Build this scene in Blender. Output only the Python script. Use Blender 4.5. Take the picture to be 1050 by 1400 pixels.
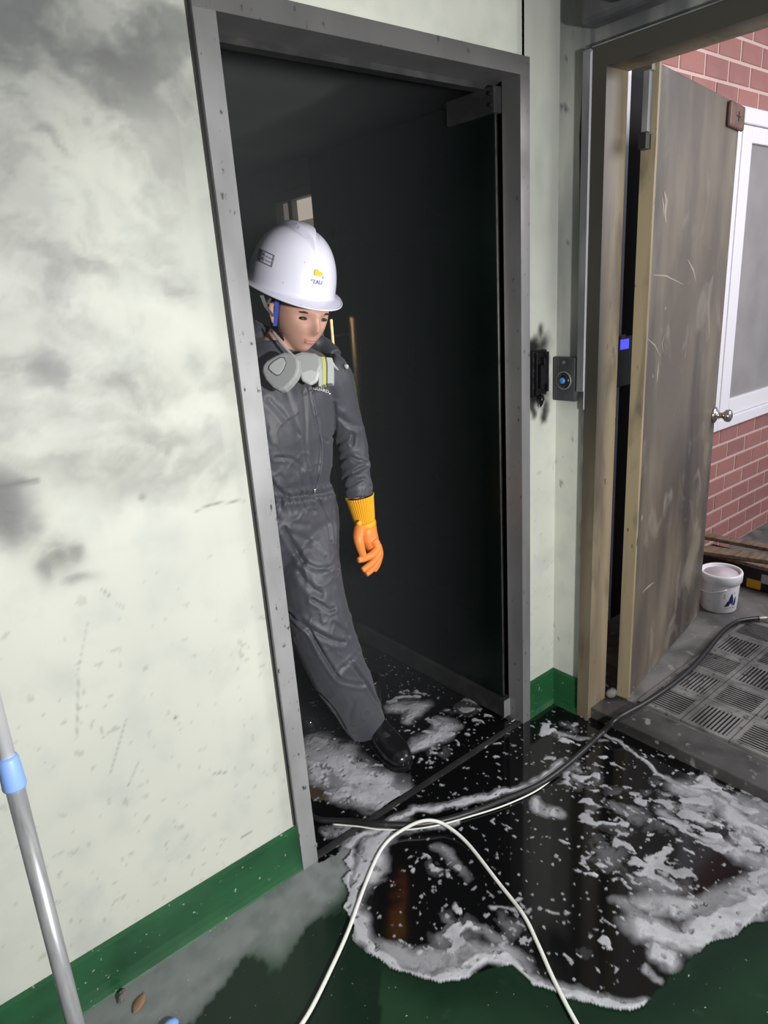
import bpy, bmesh, math, random
import numpy as np
from mathutils import Vector, Matrix
from mathutils.bvhtree import BVHTree
random.seed(4); RNG = np.random.default_rng(4)
for o in list(bpy.data.objects): bpy.data.objects.remove(o)
SC = bpy.context.scene
COL = SC.collection

# ------------------------------------------------------------------ camera
CAM = np.array([-0.781, -1.4223, 1.5542]); YAW, PITCH, ROLL, FPX = 0.6723, 0.311, -0.0695, 933.57
def basis():
    f = np.array([math.sin(YAW)*math.cos(PITCH), math.cos(YAW)*math.cos(PITCH), -math.sin(PITCH)])
    r = np.array([math.cos(YAW), -math.sin(YAW), 0.0]); u = np.cross(r, f)
    c, s = math.cos(ROLL), math.sin(ROLL)
    return c*r+s*u, -s*r+c*u, f
CR, CU, CF = basis()
cd = bpy.data.cameras.new('camera'); cam = bpy.data.objects.new('camera', cd); COL.objects.link(cam)
cd.sensor_fit = 'VERTICAL'; cd.sensor_height = 36; cd.lens = FPX/1400*36; cd.clip_start = .02
m = Matrix.Identity(4)
for i in range(3):
    m[i][0], m[i][1], m[i][2], m[i][3] = CR[i], CU[i], -CF[i], CAM[i]
cam.matrix_world = m
SC.camera = cam

# ------------------------------------------------------------------ light, world, exposure
w = bpy.data.worlds.new('world'); SC.world = w; w.use_nodes = True
w.node_tree.nodes['Background'].inputs[0].default_value = (.80, .88, 1.0, 1)
w.node_tree.nodes['Background'].inputs[1].default_value = .30
def lamp(kind, name, loc, energy, color, **k):
    d = bpy.data.lights.new(name, kind); d.energy = energy; d.color = color
    for a, b in k.items(): setattr(d, a, b)
    o = bpy.data.objects.new(name, d); COL.objects.link(o); o.location = loc
    return o
work = lamp('SPOT', 'work_light', (-.12, -2.25, 1.38), 200, (1.0, .985, .96), spot_size=math.radians(150), spot_blend=1.0, shadow_soft_size=.06)
work.rotation_euler = (Vector((.15, 0, 1.05))-work.location).to_track_quat('-Z', 'Y').to_euler()
porch = lamp('AREA', 'porch_fill', (2.9, -1.85, 2.25), 44, (1.0, .95, .96), size=1.2)  # unseen area lamp added to brighten the pail, bricks and window
porch.rotation_euler = (Vector((2.4, 0, .7))-porch.location).to_track_quat('-Z', 'Y').to_euler()
SC.view_settings.view_transform = 'Standard'; SC.view_settings.look = 'None'
SC.view_settings.gamma = 1; SC.view_settings.use_curve_mapping = False
SC.view_settings.exposure = 0.40

# ------------------------------------------------------------------ helpers
def at(px, py, v, ax=1):
    d = CF*FPX + CR*(px-525) - CU*(py-700)
    return CAM + d*((v-CAM[ax])/d[ax])
def hsh(ix, iy, seed):
    h = (ix.astype(np.int64)*374761393 + iy.astype(np.int64)*668265263 + seed*982451653) & 0x7fffffff
    h = ((h ^ (h >> 13))*1274126177) & 0x7fffffff
    return ((h ^ (h >> 16)) & 0xffff)/65535.0
def vnoise(x, y, seed=0):
    ix, iy = np.floor(x), np.floor(y); fx, fy = x-ix, y-iy
    fx = fx*fx*fx*(fx*(fx*6-15)+10); fy = fy*fy*fy*(fy*(fy*6-15)+10)
    a = hsh(ix, iy, seed); b = hsh(ix+1, iy, seed); c = hsh(ix, iy+1, seed); d = hsh(ix+1, iy+1, seed)
    return (a*(1-fx)+b*fx)*(1-fy)+(c*(1-fx)+d*fx)*fy
def fbm(x, y, seed=0, o=4, g=.5):
    s = 0; a = 1; t = 0
    for i in range(o):
        s = s+a*vnoise(x*2**i+i*7.3, y*2**i-i*3.1, seed+i); t += a; a *= g
    return s/t
def sstep(a, b, x): t = np.clip((x-a)/(b-a), 0, 1); return t*t*(3-2*t)
def segdist(X, Y, pts):
    best = np.full(X.shape, 1e9)
    for (x0, y0), (x1, y1) in zip(pts[:-1], pts[1:]):
        dx, dy = x1-x0, y1-y0; L = dx*dx+dy*dy+1e-12
        t = np.clip(((X-x0)*dx+(Y-y0)*dy)/L, 0, 1)
        best = np.minimum(best, np.hypot(X-x0-t*dx, Y-y0-t*dy))
    return best
def inpoly(X, Y, P):
    r = np.zeros(X.shape, bool); n = len(P)
    for i in range(n):
        x0, y0 = P[i]; x1, y1 = P[(i+1) % n]
        c = (y0 > Y) != (y1 > Y)
        r ^= c & (X < (x1-x0)*(Y-y0)/((y1-y0) if y1 != y0 else 1e-9)+x0)
    return r
def tag(o, label=None, cat=None, group=None, kind=None):
    if label: o['label'] = label
    if cat: o['category'] = cat
    if group: o['group'] = group
    if kind: o['kind'] = kind
    return o
def empty(name, loc=(0, 0, 0), **k):
    o = bpy.data.objects.new(name, None); COL.objects.link(o); o.location = loc; o.empty_display_size = .05
    return tag(o, **k) if k else o
def link(name, me, mat=None, parent=None, smooth=False):
    if mat is not None: me.materials.append(mat)
    if smooth: me.polygons.foreach_set('use_smooth', [True]*len(me.polygons))
    o = bpy.data.objects.new(name, me); COL.objects.link(o)
    if parent is not None:
        o.parent = parent
        bpy.context.view_layer.update()
        o.matrix_parent_inverse = parent.matrix_world.inverted()
    return o
class MB:
    def __init__(s): s.v = []; s.f = []
    def add(s, vs, fs):
        n = len(s.v); s.v += [tuple(map(float, p)) for p in vs]; s.f += [[i+n for i in f] for f in fs]; return s
    def box(s, a, b, M=None):
        (x0, y0, z0), (x1, y1, z1) = a, b
        vs = [(x0,y0,z0),(x1,y0,z0),(x1,y1,z0),(x0,y1,z0),(x0,y0,z1),(x1,y0,z1),(x1,y1,z1),(x0,y1,z1)]
        if M is not None: vs = [M @ Vector(p) for p in vs]
        return s.add(vs, [(0,3,2,1),(4,5,6,7),(0,1,5,4),(1,2,6,5),(2,3,7,6),(3,0,4,7)])
    def prism(s, poly, d, M):          # poly in local XY, extruded along local Z from 0 to d
        n = len(poly); vs = [M @ Vector((x, y, 0)) for x, y in poly]+[M @ Vector((x, y, d)) for x, y in poly]
        return s.add(vs, [list(range(n))[::-1], list(range(n, 2*n))]+[(i, (i+1) % n, n+(i+1) % n, n+i) for i in range(n)])
    def tube(s, pts, r, n=10, cap=True):
        pts = [Vector(p) for p in pts]; R = r if hasattr(r, '__len__') else [r]*len(pts)
        T = [((pts[min(i+1, len(pts)-1)]-pts[max(i-1, 0)]).normalized()) for i in range(len(pts))]
        up = Vector((0, 0, 1)) if abs(T[0].z) < .9 else Vector((1, 0, 0))
        N = T[0].cross(up).normalized(); vs = []
        for p, t, q in zip(pts, T, R):
            N = (N-t*N.dot(t)).normalized(); B = t.cross(N)
            for k in range(n):
                a = 2*math.pi*k/n; vs.append(p+(N*math.cos(a)+B*math.sin(a))*q)
        fs = [(i*n+k, i*n+(k+1) % n, (i+1)*n+(k+1) % n, (i+1)*n+k) for i in range(len(pts)-1) for k in range(n)]
        if cap: fs += [list(range(n))[::-1], [(len(pts)-1)*n+k for k in range(n)]]
        return s.add(vs, fs)
    def rings(s, R, n=28, p=2.0):      # R: (cx,cy,cz,rx,ry) horizontal superellipse rings
        vs = []
        for cx, cy, cz, rx, ry in R:
            for k in range(n):
                a = 2*math.pi*k/n; c, q = math.cos(a), math.sin(a)
                vs.append((cx+rx*math.copysign(abs(c)**(2/p), c), cy+ry*math.copysign(abs(q)**(2/p), q), cz))
        fs = [(i*n+k, i*n+(k+1) % n, (i+1)*n+(k+1) % n, (i+1)*n+k) for i in range(len(R)-1) for k in range(n)]
        return s.add(vs, fs+[list(range(n))[::-1], [(len(R)-1)*n+k for k in range(n)]])
    def lathe(s, prof, M, n=32):       # prof (r,z) revolved about local Z
        vs = [M @ Vector((r*math.cos(2*math.pi*k/n), r*math.sin(2*math.pi*k/n), z)) for r, z in prof for k in range(n)]
        fs = [(i*n+k, i*n+(k+1) % n, (i+1)*n+(k+1) % n, (i+1)*n+k) for i in range(len(prof)-1) for k in range(n)]
        return s.add(vs, fs+[list(range(n))[::-1], [(len(prof)-1)*n+k for k in range(n)]])
    def mesh(s, name):
        me = bpy.data.meshes.new(name); me.from_pydata(s.v, [], s.f); me.update()
        bm = bmesh.new(); bm.from_mesh(me); bmesh.ops.recalc_face_normals(bm, faces=bm.faces); bm.to_mesh(me); bm.free()
        return me
    def build(s, name, mat=None, parent=None, smooth=False, bevel=0):
        o = link(name, s.mesh(name), mat, parent, smooth)
        if bevel:
            b = o.modifiers.new('bevel', 'BEVEL'); b.width = bevel; b.segments = 2; b.limit_method = 'ANGLE'
        return o
def frame_mat(o, x, y, z):
    M = Matrix.Identity(4)
    for i in range(3): M[i][0], M[i][1], M[i][2], M[i][3] = x[i], y[i], z[i], o[i]
    return M
def nrm(v): v = np.asarray(v, float); return v/np.linalg.norm(v)
def smooth_path(P, k=8):
    P = [np.asarray(p, float) for p in P]; Q = [2*P[0]-P[1]]+P+[2*P[-1]-P[-2]]; out = []
    for i in range(1, len(Q)-2):
        a, b, c, d = Q[i-1:i+3]
        for j in range(k):
            t = j/k; out.append(.5*((2*b)+(c-a)*t+(2*a-5*b+4*c-d)*t*t+(3*b-a-3*c+d)*t**3))
    out.append(P[-1]); return out
def remeshed(mb, vox, smooth_it=4, name='m'):
    o = link('tmp', mb.mesh(name)); r = o.modifiers.new('r', 'REMESH'); r.mode = 'VOXEL'; r.voxel_size = vox
    if smooth_it:
        s = o.modifiers.new('s', 'SMOOTH'); s.iterations = smooth_it; s.factor = .5
    dg = bpy.context.evaluated_depsgraph_get(); me = bpy.data.meshes.new_from_object(o.evaluated_get(dg)); me.name = name
    bpy.data.objects.remove(o); return me
def getv(me):
    a = np.empty(len(me.vertices)*3); me.vertices.foreach_get('co', a); return a.reshape(-1, 3)
def getn(me):
    a = np.empty(len(me.vertices)*3, np.float32); me.vertex_normals.foreach_get('vector', a); return a.reshape(-1, 3).astype(float)
def setv(me, a): me.vertices.foreach_set('co', a.ravel()); me.update()
def fattr(me, name, vals):
    a = me.attributes.new(name, 'FLOAT', 'POINT'); a.data.foreach_set('value', np.asarray(vals, np.float32))
def grid_mesh(name, P, keep=None):     # P (n,m,3)
    n, m_ = P.shape[:2]; I = np.arange(n*m_).reshape(n, m_)
    F = np.stack([I[:-1, :-1], I[1:, :-1], I[1:, 1:], I[:-1, 1:]], -1).reshape(-1, 4)
    V = P.reshape(-1, 3); used = None
    if keep is not None:
        F = F[keep.ravel()]; used = np.unique(F); mp = np.full(n*m_, -1); mp[used] = np.arange(len(used)); F = mp[F]; V = V[used]
    me = bpy.data.meshes.new(name); me.vertices.add(len(V)); me.vertices.foreach_set('co', V.ravel())
    me.loops.add(F.size); me.loops.foreach_set('vertex_index', F.ravel())
    me.polygons.add(len(F)); me.polygons.foreach_set('loop_start', np.arange(0, F.size, 4)); 
    me.polygons.foreach_set('loop_total', np.full(len(F), 4)); me.update(calc_edges=True); me.validate()
    return me, used

# ------------------------------------------------------------------ materials
def mat(name, base, rough=.6, metal=0., mods=(), bump=None, spec=.5, world=False, rmods=(), coat=0., sheen=0., alpha_attr=None, trans=0.):
    M = bpy.data.materials.new(name); M.use_nodes = True; T = M.node_tree; N = T.nodes; L = T.links
    b = N['Principled BSDF']; b.inputs['Metallic'].default_value = metal; b.inputs['Roughness'].default_value = rough
    b.inputs['Specular IOR Level'].default_value = spec; b.inputs['Coat Weight'].default_value = coat
    b.inputs['Sheen Weight'].default_value = sheen; b.inputs['Transmission Weight'].default_value = trans
    tc = N.new('ShaderNodeNewGeometry').outputs['Position'] if world else N.new('ShaderNodeTexCoord').outputs['Object']
    def fac(md):
        if md[0] == 'noise':           # ('noise', scale, (sx,sy,sz), lo, hi, value, detail, distortion)
            mp = N.new('ShaderNodeMapping'); L.new(tc, mp.inputs[0]); mp.inputs['Scale'].default_value = md[2]
            n = N.new('ShaderNodeTexNoise'); n.inputs['Scale'].default_value = md[1]
            n.inputs['Detail'].default_value = md[6] if len(md) > 6 else 4
            n.inputs['Distortion'].default_value = md[7] if len(md) > 7 else 0
            L.new(mp.outputs[0], n.inputs['Vector']); src = n.outputs[0]
        elif md[0] == 'attr':
            n = N.new('ShaderNodeAttribute'); n.attribute_name = md[1]; src = n.outputs['Fac']
        elif md[0] == 'rand':
            n = N.new('ShaderNodeObjectInfo'); src = n.outputs['Random']
        r = N.new('ShaderNodeMapRange'); L.new(src, r.inputs[0]); r.inputs[1].default_value, r.inputs[2].default_value = md[3], md[4]
        return r.outputs[0]
    col = None
    for md in mods:
        x = N.new('ShaderNodeMix'); x.data_type = 'RGBA'; L.new(fac(md), x.inputs[0])
        if col is None: x.inputs[6].default_value = (*base, 1)
        else: L.new(col, x.inputs[6])
        x.inputs[7].default_value = (*md[5], 1); col = x.outputs[2]
    if col is None: b.inputs['Base Color'].default_value = (*base, 1)
    else: L.new(col, b.inputs['Base Color'])
    rr = None
    for md in rmods:
        x = N.new('ShaderNodeMix'); L.new(fac(md), x.inputs[0])
        if rr is None: x.inputs[2].default_value = rough
        else: L.new(rr, x.inputs[2])
        x.inputs[3].default_value = md[5]; rr = x.outputs[0]
    if rr is not None: L.new(rr, b.inputs['Roughness'])
    if bump:
        prev = None
        for sc, st, dist in bump:
            n = N.new('ShaderNodeTexNoise'); n.inputs['Scale'].default_value = sc; n.inputs['Detail'].default_value = 5; L.new(tc, n.inputs['Vector'])
            bp = N.new('ShaderNodeBump'); bp.inputs['Strength'].default_value = st; bp.inputs['Distance'].default_value = dist
            L.new(n.outputs[0], bp.inputs['Height'])
            if prev is not None: L.new(prev, bp.inputs['Normal'])
            prev = bp.outputs[0]
        L.new(prev, b.inputs['Normal'])
    if alpha_attr:
        n = N.new('ShaderNodeAttribute'); n.attribute_name = alpha_attr; L.new(n.outputs['Fac'], b.inputs['Alpha'])
    return M
one = (1, 1, 1)
M_wall = mat('painted_plaster', (.57, .588, .515), .62, mods=[('noise', 2.2, one, .35, .7, (.50, .52, .465)), ('noise', 9, one, .5, .8, (.46, .478, .44), 6), ('noise', 75, (1, 1, .7), .735, .775, (.36, .38, .35), 3), ('attr', 'soot', 0, 0, 1, (.055, .058, .066)), ('attr', 'burn', 0, 0, 1, (.008, .008, .009))], bump=[(9, .10, .01), (90, .12, .002)], world=True, rmods=[('noise', 6, one, .4, .7, .45)])
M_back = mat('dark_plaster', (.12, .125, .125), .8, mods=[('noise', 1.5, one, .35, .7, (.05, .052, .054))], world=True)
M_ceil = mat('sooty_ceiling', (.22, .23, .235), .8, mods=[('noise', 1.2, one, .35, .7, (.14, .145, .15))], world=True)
M_corr = mat('corridor_paint', (.5, .52, .47), .8, world=True)
M_green = mat('green_skirting_paint', (.017, .092, .034), .33, mods=[('noise', 5, (1, 1, 2), .42, .72, (.009, .052, .022)), ('noise', 70, one, .69, .74, (.32, .36, .32), 3)], bump=[(30, .15, .004)], world=True)
M_floor = mat('green_floor_paint', (.012, .038, .018), .42, mods=[('noise', 3, one, .4, .7, (.007, .022, .011)), ('noise', 14, (1, 1, 1), .62, .82, (.035, .06, .042), 6), ('attr', 'worn', 0, 0, 1, (.21, .225, .225)), ('attr', 'haze', 0, 0, 1, (.11, .155, .13)),
     ('attr', 'wet', 0, 0, 1, (.006, .018, .010)), ('noise', 90, one, .71, .76, (.35, .37, .35), 3)], bump=[(25, .12, .004)], world=True, spec=.28, rmods=[('attr', 'wet', 0, 0, 1, .2), ('noise', 8, one, .5, .8, .5)])
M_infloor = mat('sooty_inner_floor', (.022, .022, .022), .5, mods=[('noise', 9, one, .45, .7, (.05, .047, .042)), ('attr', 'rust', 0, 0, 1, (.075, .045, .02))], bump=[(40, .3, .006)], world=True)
M_water = mat('black_dirty_water', (.0035, .0038, .004), .085, spec=.40, bump=[(3.5, .03, .004)], world=True)
M_foam = mat('soap_foam', (.44, .445, .475), .6, mods=[('noise', 160, one, .64, .72, (.20, .205, .22), 3), ('noise', 22, one, .45, .75, (.36, .365, .40))], bump=[(120, .15, .002)], world=True, alpha_attr='dens')
M_steel = mat('sooted_steel_frame', (.42, .425, .43), .42, .45, mods=[('noise', 2.2, (3, 3, 1), .40, .72, (.27, .272, .28)), ('noise', 60, (1, 1, .6), .66, .72, (.07, .07, .07), 4), ('attr', 'soot', 0, 0, 1, (.085, .083, .080))],
      rmods=[('noise', 7, one, .4, .7, .55)], bump=[(70, .06, .002)], world=True)
M_dsteel = mat('blackened_steel', (.05, .05, .052), .38, .6, mods=[('noise', 12, one, .45, .7, (.09, .088, .085))], world=True)
M_glass = mat('soot_blackened_glass', (.0025, .0055, .0045), .22, mods=[('noise', 1.6, one, .45, .75, (.004, .010, .007))], spec=.35, world=True, rmods=[('noise', 3, one, .4, .7, .45)])
M_brass = mat('brass', (.80, .55, .25), .22, 1.)
M_dbrass = mat('sooted_brass', (.10, .085, .06), .3, .8)
M_wood = mat('smoke_browned_door_paint', (.112, .090, .070), .52, mods=[('noise', 2.0, (1.5, 1.5, .5), .35, .65, (.048, .040, .035), 6, .8), ('noise', 3, (1.6, 1.6, .5), .48, .75, (.170, .142, .108), 6), ('noise', 7, (1, 1, .6), .58, .74, (.19, .165, .135), 6, 1.0), ('noise', 26, (1, 1, .7), .72, .76, (.30, .27, .24), 4)], bump=[(20, .07, .004)], rmods=[('noise', 5, one, .4, .7, .38)])
M_jamb = mat('smoke_browned_frame_paint', (.30, .24, .155), .5, mods=[('noise', 3, (4, 4, .4), .42, .72, (.16, .125, .085), 5), ('noise', 9, (1.5, 1.5, .35), .52, .70, (.11, .088, .06), 6, .5), ('noise', 40, (1, 1, .4), .68, .73, (.07, .055, .04), 4), ('attr', 'soot', 0, 0, 1, (.032, .029, .022))], bump=[(30, .12, .004)], world=True)
M_edge = mat('tan_door_edge_paint', (.27, .22, .135), .5, mods=[('noise', 4, (4, 4, .4), .45, .75, (.13, .105, .07), 5), ('noise', 9, (1.5, 1.5, .35), .52, .70, (.085, .07, .048), 6, .5), ('noise', 35, (1, 1, .4), .66, .71, (.04, .032, .025), 4)], bump=[(30, .1, .004)])
M_white = mat('white_pvc', (.80, .79, .84), .35, bump=[(40, .03, .002)])
M_strip = mat('white_seal', (.85, .85, .84), .5)
M_frost = mat('frosted_window_glass', (.30, .285, .285), .35, mods=[('noise', 5, one, .35, .7, (.24, .23, .232))], spec=.4)
M_brick = mat('red_brick', (.36, .155, .135), .75, mods=[('rand', 0, 0, 0, 1, (.28, .125, .118)), ('noise', 12, one, .45, .75, (.32, .165, .15)), ('noise', 60, one, .66, .74, (.25, .10, .09))], bump=[(60, .25, .003)])
M_mortar = mat('pink_mortar', (.58, .42, .39), .9, bump=[(80, .3, .003)], world=True)
M_conc = mat('dusty_concrete', (.155, .15, .146), .8, mods=[('noise', 5, one, .42, .66, (.075, .073, .07), 6, 1.0), ('noise', 20, one, .60, .74, (.25, .245, .235), 6)], bump=[(30, .3, .004)], world=True)
M_sillc = mat('sooty_step_concrete', (.06, .058, .056), .5, mods=[('noise', 7, one, .42, .65, (.028, .027, .026), 6, .8), ('noise', 24, one, .62, .72, (.19, .185, .18), 6)], bump=[(30, .3, .004)], world=True)
M_grate = mat('dusty_floor_grate', (.18, .176, .172), .7, mods=[('noise', 9, one, .42, .66, (.085, .083, .08), 6, .8), ('noise', 45, one, .60, .70, (.05, .049, .047), 4)], bump=[(60, .2, .002)], world=True)
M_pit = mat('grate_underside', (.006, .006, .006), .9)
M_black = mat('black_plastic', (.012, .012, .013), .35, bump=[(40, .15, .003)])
M_char = mat('charred_plastic', (.006, .006, .007), .22, bump=[(60, .5, .006)])
M_hose = mat('black_rubber_hose', (.014, .014, .015), .4, mods=[('noise', 30, one, .6, .72, (.06, .06, .06))], world=True)
M_cable = mat('white_cable_sheath', (.74, .74, .70), .42, mods=[('noise', 12, one, .55, .75, (.50, .50, .47))], world=True)
M_chrome = mat('steel_knob', (.60, .57, .52), .22, 1., mods=[('noise', 20, one, .5, .75, (.25, .23, .2))])
M_rust = mat('rusty_bracket', (.12, .060, .035), .6, mods=[('noise', 30, one, .4, .7, (.055, .03, .02))])
M_darkbox = mat('sooty_grey_casing', (.035, .037, .04), .35, mods=[('noise', 9, one, .4, .7, (.075, .078, .082))], world=True)
M_chan = mat('sooty_cable_channel', (.10, .102, .105), .42, mods=[('noise', 7, (1, 1, .4), .45, .7, (.20, .205, .21))], world=True)
M_blue = mat('blue_button', (.05, .22, .55), .3)
M_btn = mat('black_button', (.012, .012, .013), .25)
M_pail = mat('white_pail_plastic', (.84, .84, .88), .35, mods=[('noise', 14, one, .6, .8, (.66, .65, .68))])
M_lid = mat('dusty_lid_plastic', (.62, .56, .60), .45, mods=[('noise', 6, one, .4, .75, (.50, .45, .48))])
M_navy = mat('navy_print', (.015, .02, .12), .4)
M_greyp = mat('grey_print', (.42, .43, .47), .5)
M_yel = mat('yellow_stripe', (.75, .40, .02), .5)
M_plank = mat('scrap_plank', (.23, .165, .11), .7, mods=[('noise', 6, (1, 8, 8), .4, .7, (.10, .07, .05))])
M_alu = mat('aluminium_pole', (.34, .35, .36), .38, .35, mods=[('noise', 30, (4, 4, .3), .45, .7, (.25, .255, .26))])
M_alu2 = mat('bright_aluminium', (.62, .63, .64), .35, .3)
M_lblue = mat('light_blue_plastic', (.22, .37, .76), .45)
M_leaf = mat('dry_leaf', (.30, .17, .09), .7)
M_lump = mat('grey_grit', (.14, .135, .125), .9, bump=[(80, .5, .005)])
M_cloth = mat('charcoal_coverall_cloth', (.058, .061, .075), .52, mods=[('noise', 3, one, .4, .7, (.048, .051, .063)), ('noise', 150, one, .55, .8, (.068, .072, .086))], bump=[(14, .10, .010), (420, .10, .0006)], sheen=.12, world=True)
M_skin = mat('skin', (.62, .36, .27), .5, mods=[('noise', 18, one, .45, .75, (.55, .29, .22))], world=True)
M_hair = mat('black_hair', (.008, .008, .009), .5)
M_eye = mat('eye', (.03, .02, .015), .2)
M_helm = mat('white_helmet_shell', (.76, .755, .88), .28, mods=[('noise', 60, one, .68, .76, (.45, .44, .5), 4)], coat=.25)
M_strap = mat('blue_strap', (.03, .07, .42), .5)
M_resp = mat('grey_respirator_rubber', (.36, .375, .365), .5, bump=[(80, .1, .002)])
M_respl = mat('pale_filter_plastic', (.52, .54, .53), .45)
M_lime = mat('lime_band', (.55, .62, .08), .5)
M_orange = mat('orange_glove_rubber', (.95, .28, .06), .42, bump=[(60, .1, .003)], world=True)
M_yglove = mat('yellow_glove_cuff', (.90, .42, .01), .45)
M_boot = mat('black_rubber_boot', (.008, .008, .009), .16, mods=[('noise', 18, one, .62, .72, (.05, .05, .055), 4)], rmods=[('noise', 7, one, .45, .7, .3)], world=True)
M_ink = mat('dark_print', (.10, .10, .14), .5)
M_logo = mat('yellow_print', (.70, .52, .02), .5)
M_zip = mat('zip_metal', (.6, .6, .6), .3, 1.)

# ------------------------------------------------------------------ setting: floors
XC, WD, HB = 1.126, .9205, .1425
HO = .045                                # level of the porch floor
def strokes_w(pts, z=0): return [tuple(at(px, py, z, 2)[:2]) for px, py in pts]
xs = np.arange(-2.6, 1.145, .012); ys = np.arange(-3.2, .02, .012)
X, Y = np.meshgrid(xs, ys, indexing='ij')
wob = (fbm(X*5, Y*5, 11, 5)-.5)*.22
gp = strokes_w([(-400, 1640), (0, 1440), (412, 1182), (476, 1160), (482, 1195), (470, 1215), (440, 1248), (405, 1285), (388, 1318), (345, 1300), (312, 1335), (275, 1390), (225, 1440), (0, 1640)])
inG = inpoly(X+wob*.25, Y+wob*.25, gp).astype(float)
for k in range(3): inG[1:-1, 1:-1] = (inG[1:-1, 1:-1]+inG[:-2, 1:-1]+inG[2:, 1:-1]+inG[1:-1, :-2]+inG[1:-1, 2:])/5
worn = inG*sstep(-.30, -.10, Y+wob*.6)
worn = np.maximum(worn, sstep(.10, .05, segdist(X, Y, strokes_w([(420, 1195), (450, 1180), (480, 1165)]))+wob*.3))
worn *= .90+.7*(fbm(X*30, Y*30, 5, 4)-.45)
hz = inG*(1-worn)*sstep(.66, .46, fbm(X*9+4, Y*9, 21, 5))*.8
wet = np.maximum(inpoly(X+wob*.12, Y+wob*.12, strokes_w([(180, 1420), (262, 1400), (305, 1348), (335, 1308), (367, 1312), (362, 1335), (385, 1322), (405, 1290), (420, 1262), (440, 1252), (470, 1245), (520, 1250), (520, 1420)]))*1.0,
      sstep(.09, .0, segdist(X, Y, strokes_w([(505, 1300), (600, 1350), (690, 1335), (800, 1390), (900, 1370), (1040, 1270)])))*.75)
me, _ = grid_mesh('floor', np.stack([X, Y, 0*X], -1))
fattr(me, 'worn', worn.ravel().clip(0, 1)); fattr(me, 'haze', hz.ravel().clip(0, 1)); fattr(me, 'wet', wet.ravel().clip(0, 1))
tag(link('floor', me, M_floor), kind='structure')
xs = np.arange(-1.2, 2.21, .02); ys = np.arange(.02, 3.7, .02); X, Y = np.meshgrid(xs, ys, indexing='ij')
me, _ = grid_mesh('floor_room', np.stack([X, Y, 0*X+.001], -1)); rp = at(440, 1105, 0, 2)
fattr(me, 'rust', sstep(.13, .03, np.hypot(X-rp[0], Y-rp[1])+(fbm(X*20, Y*20, 3)-.5)*.12).ravel())
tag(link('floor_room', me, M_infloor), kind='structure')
MB().box((1.25, -3.2, -.1), (5.2, .2, HO-.001)).build('floor_porch', M_conc); tag(bpy.data.objects['floor_porch'], kind='structure')
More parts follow.
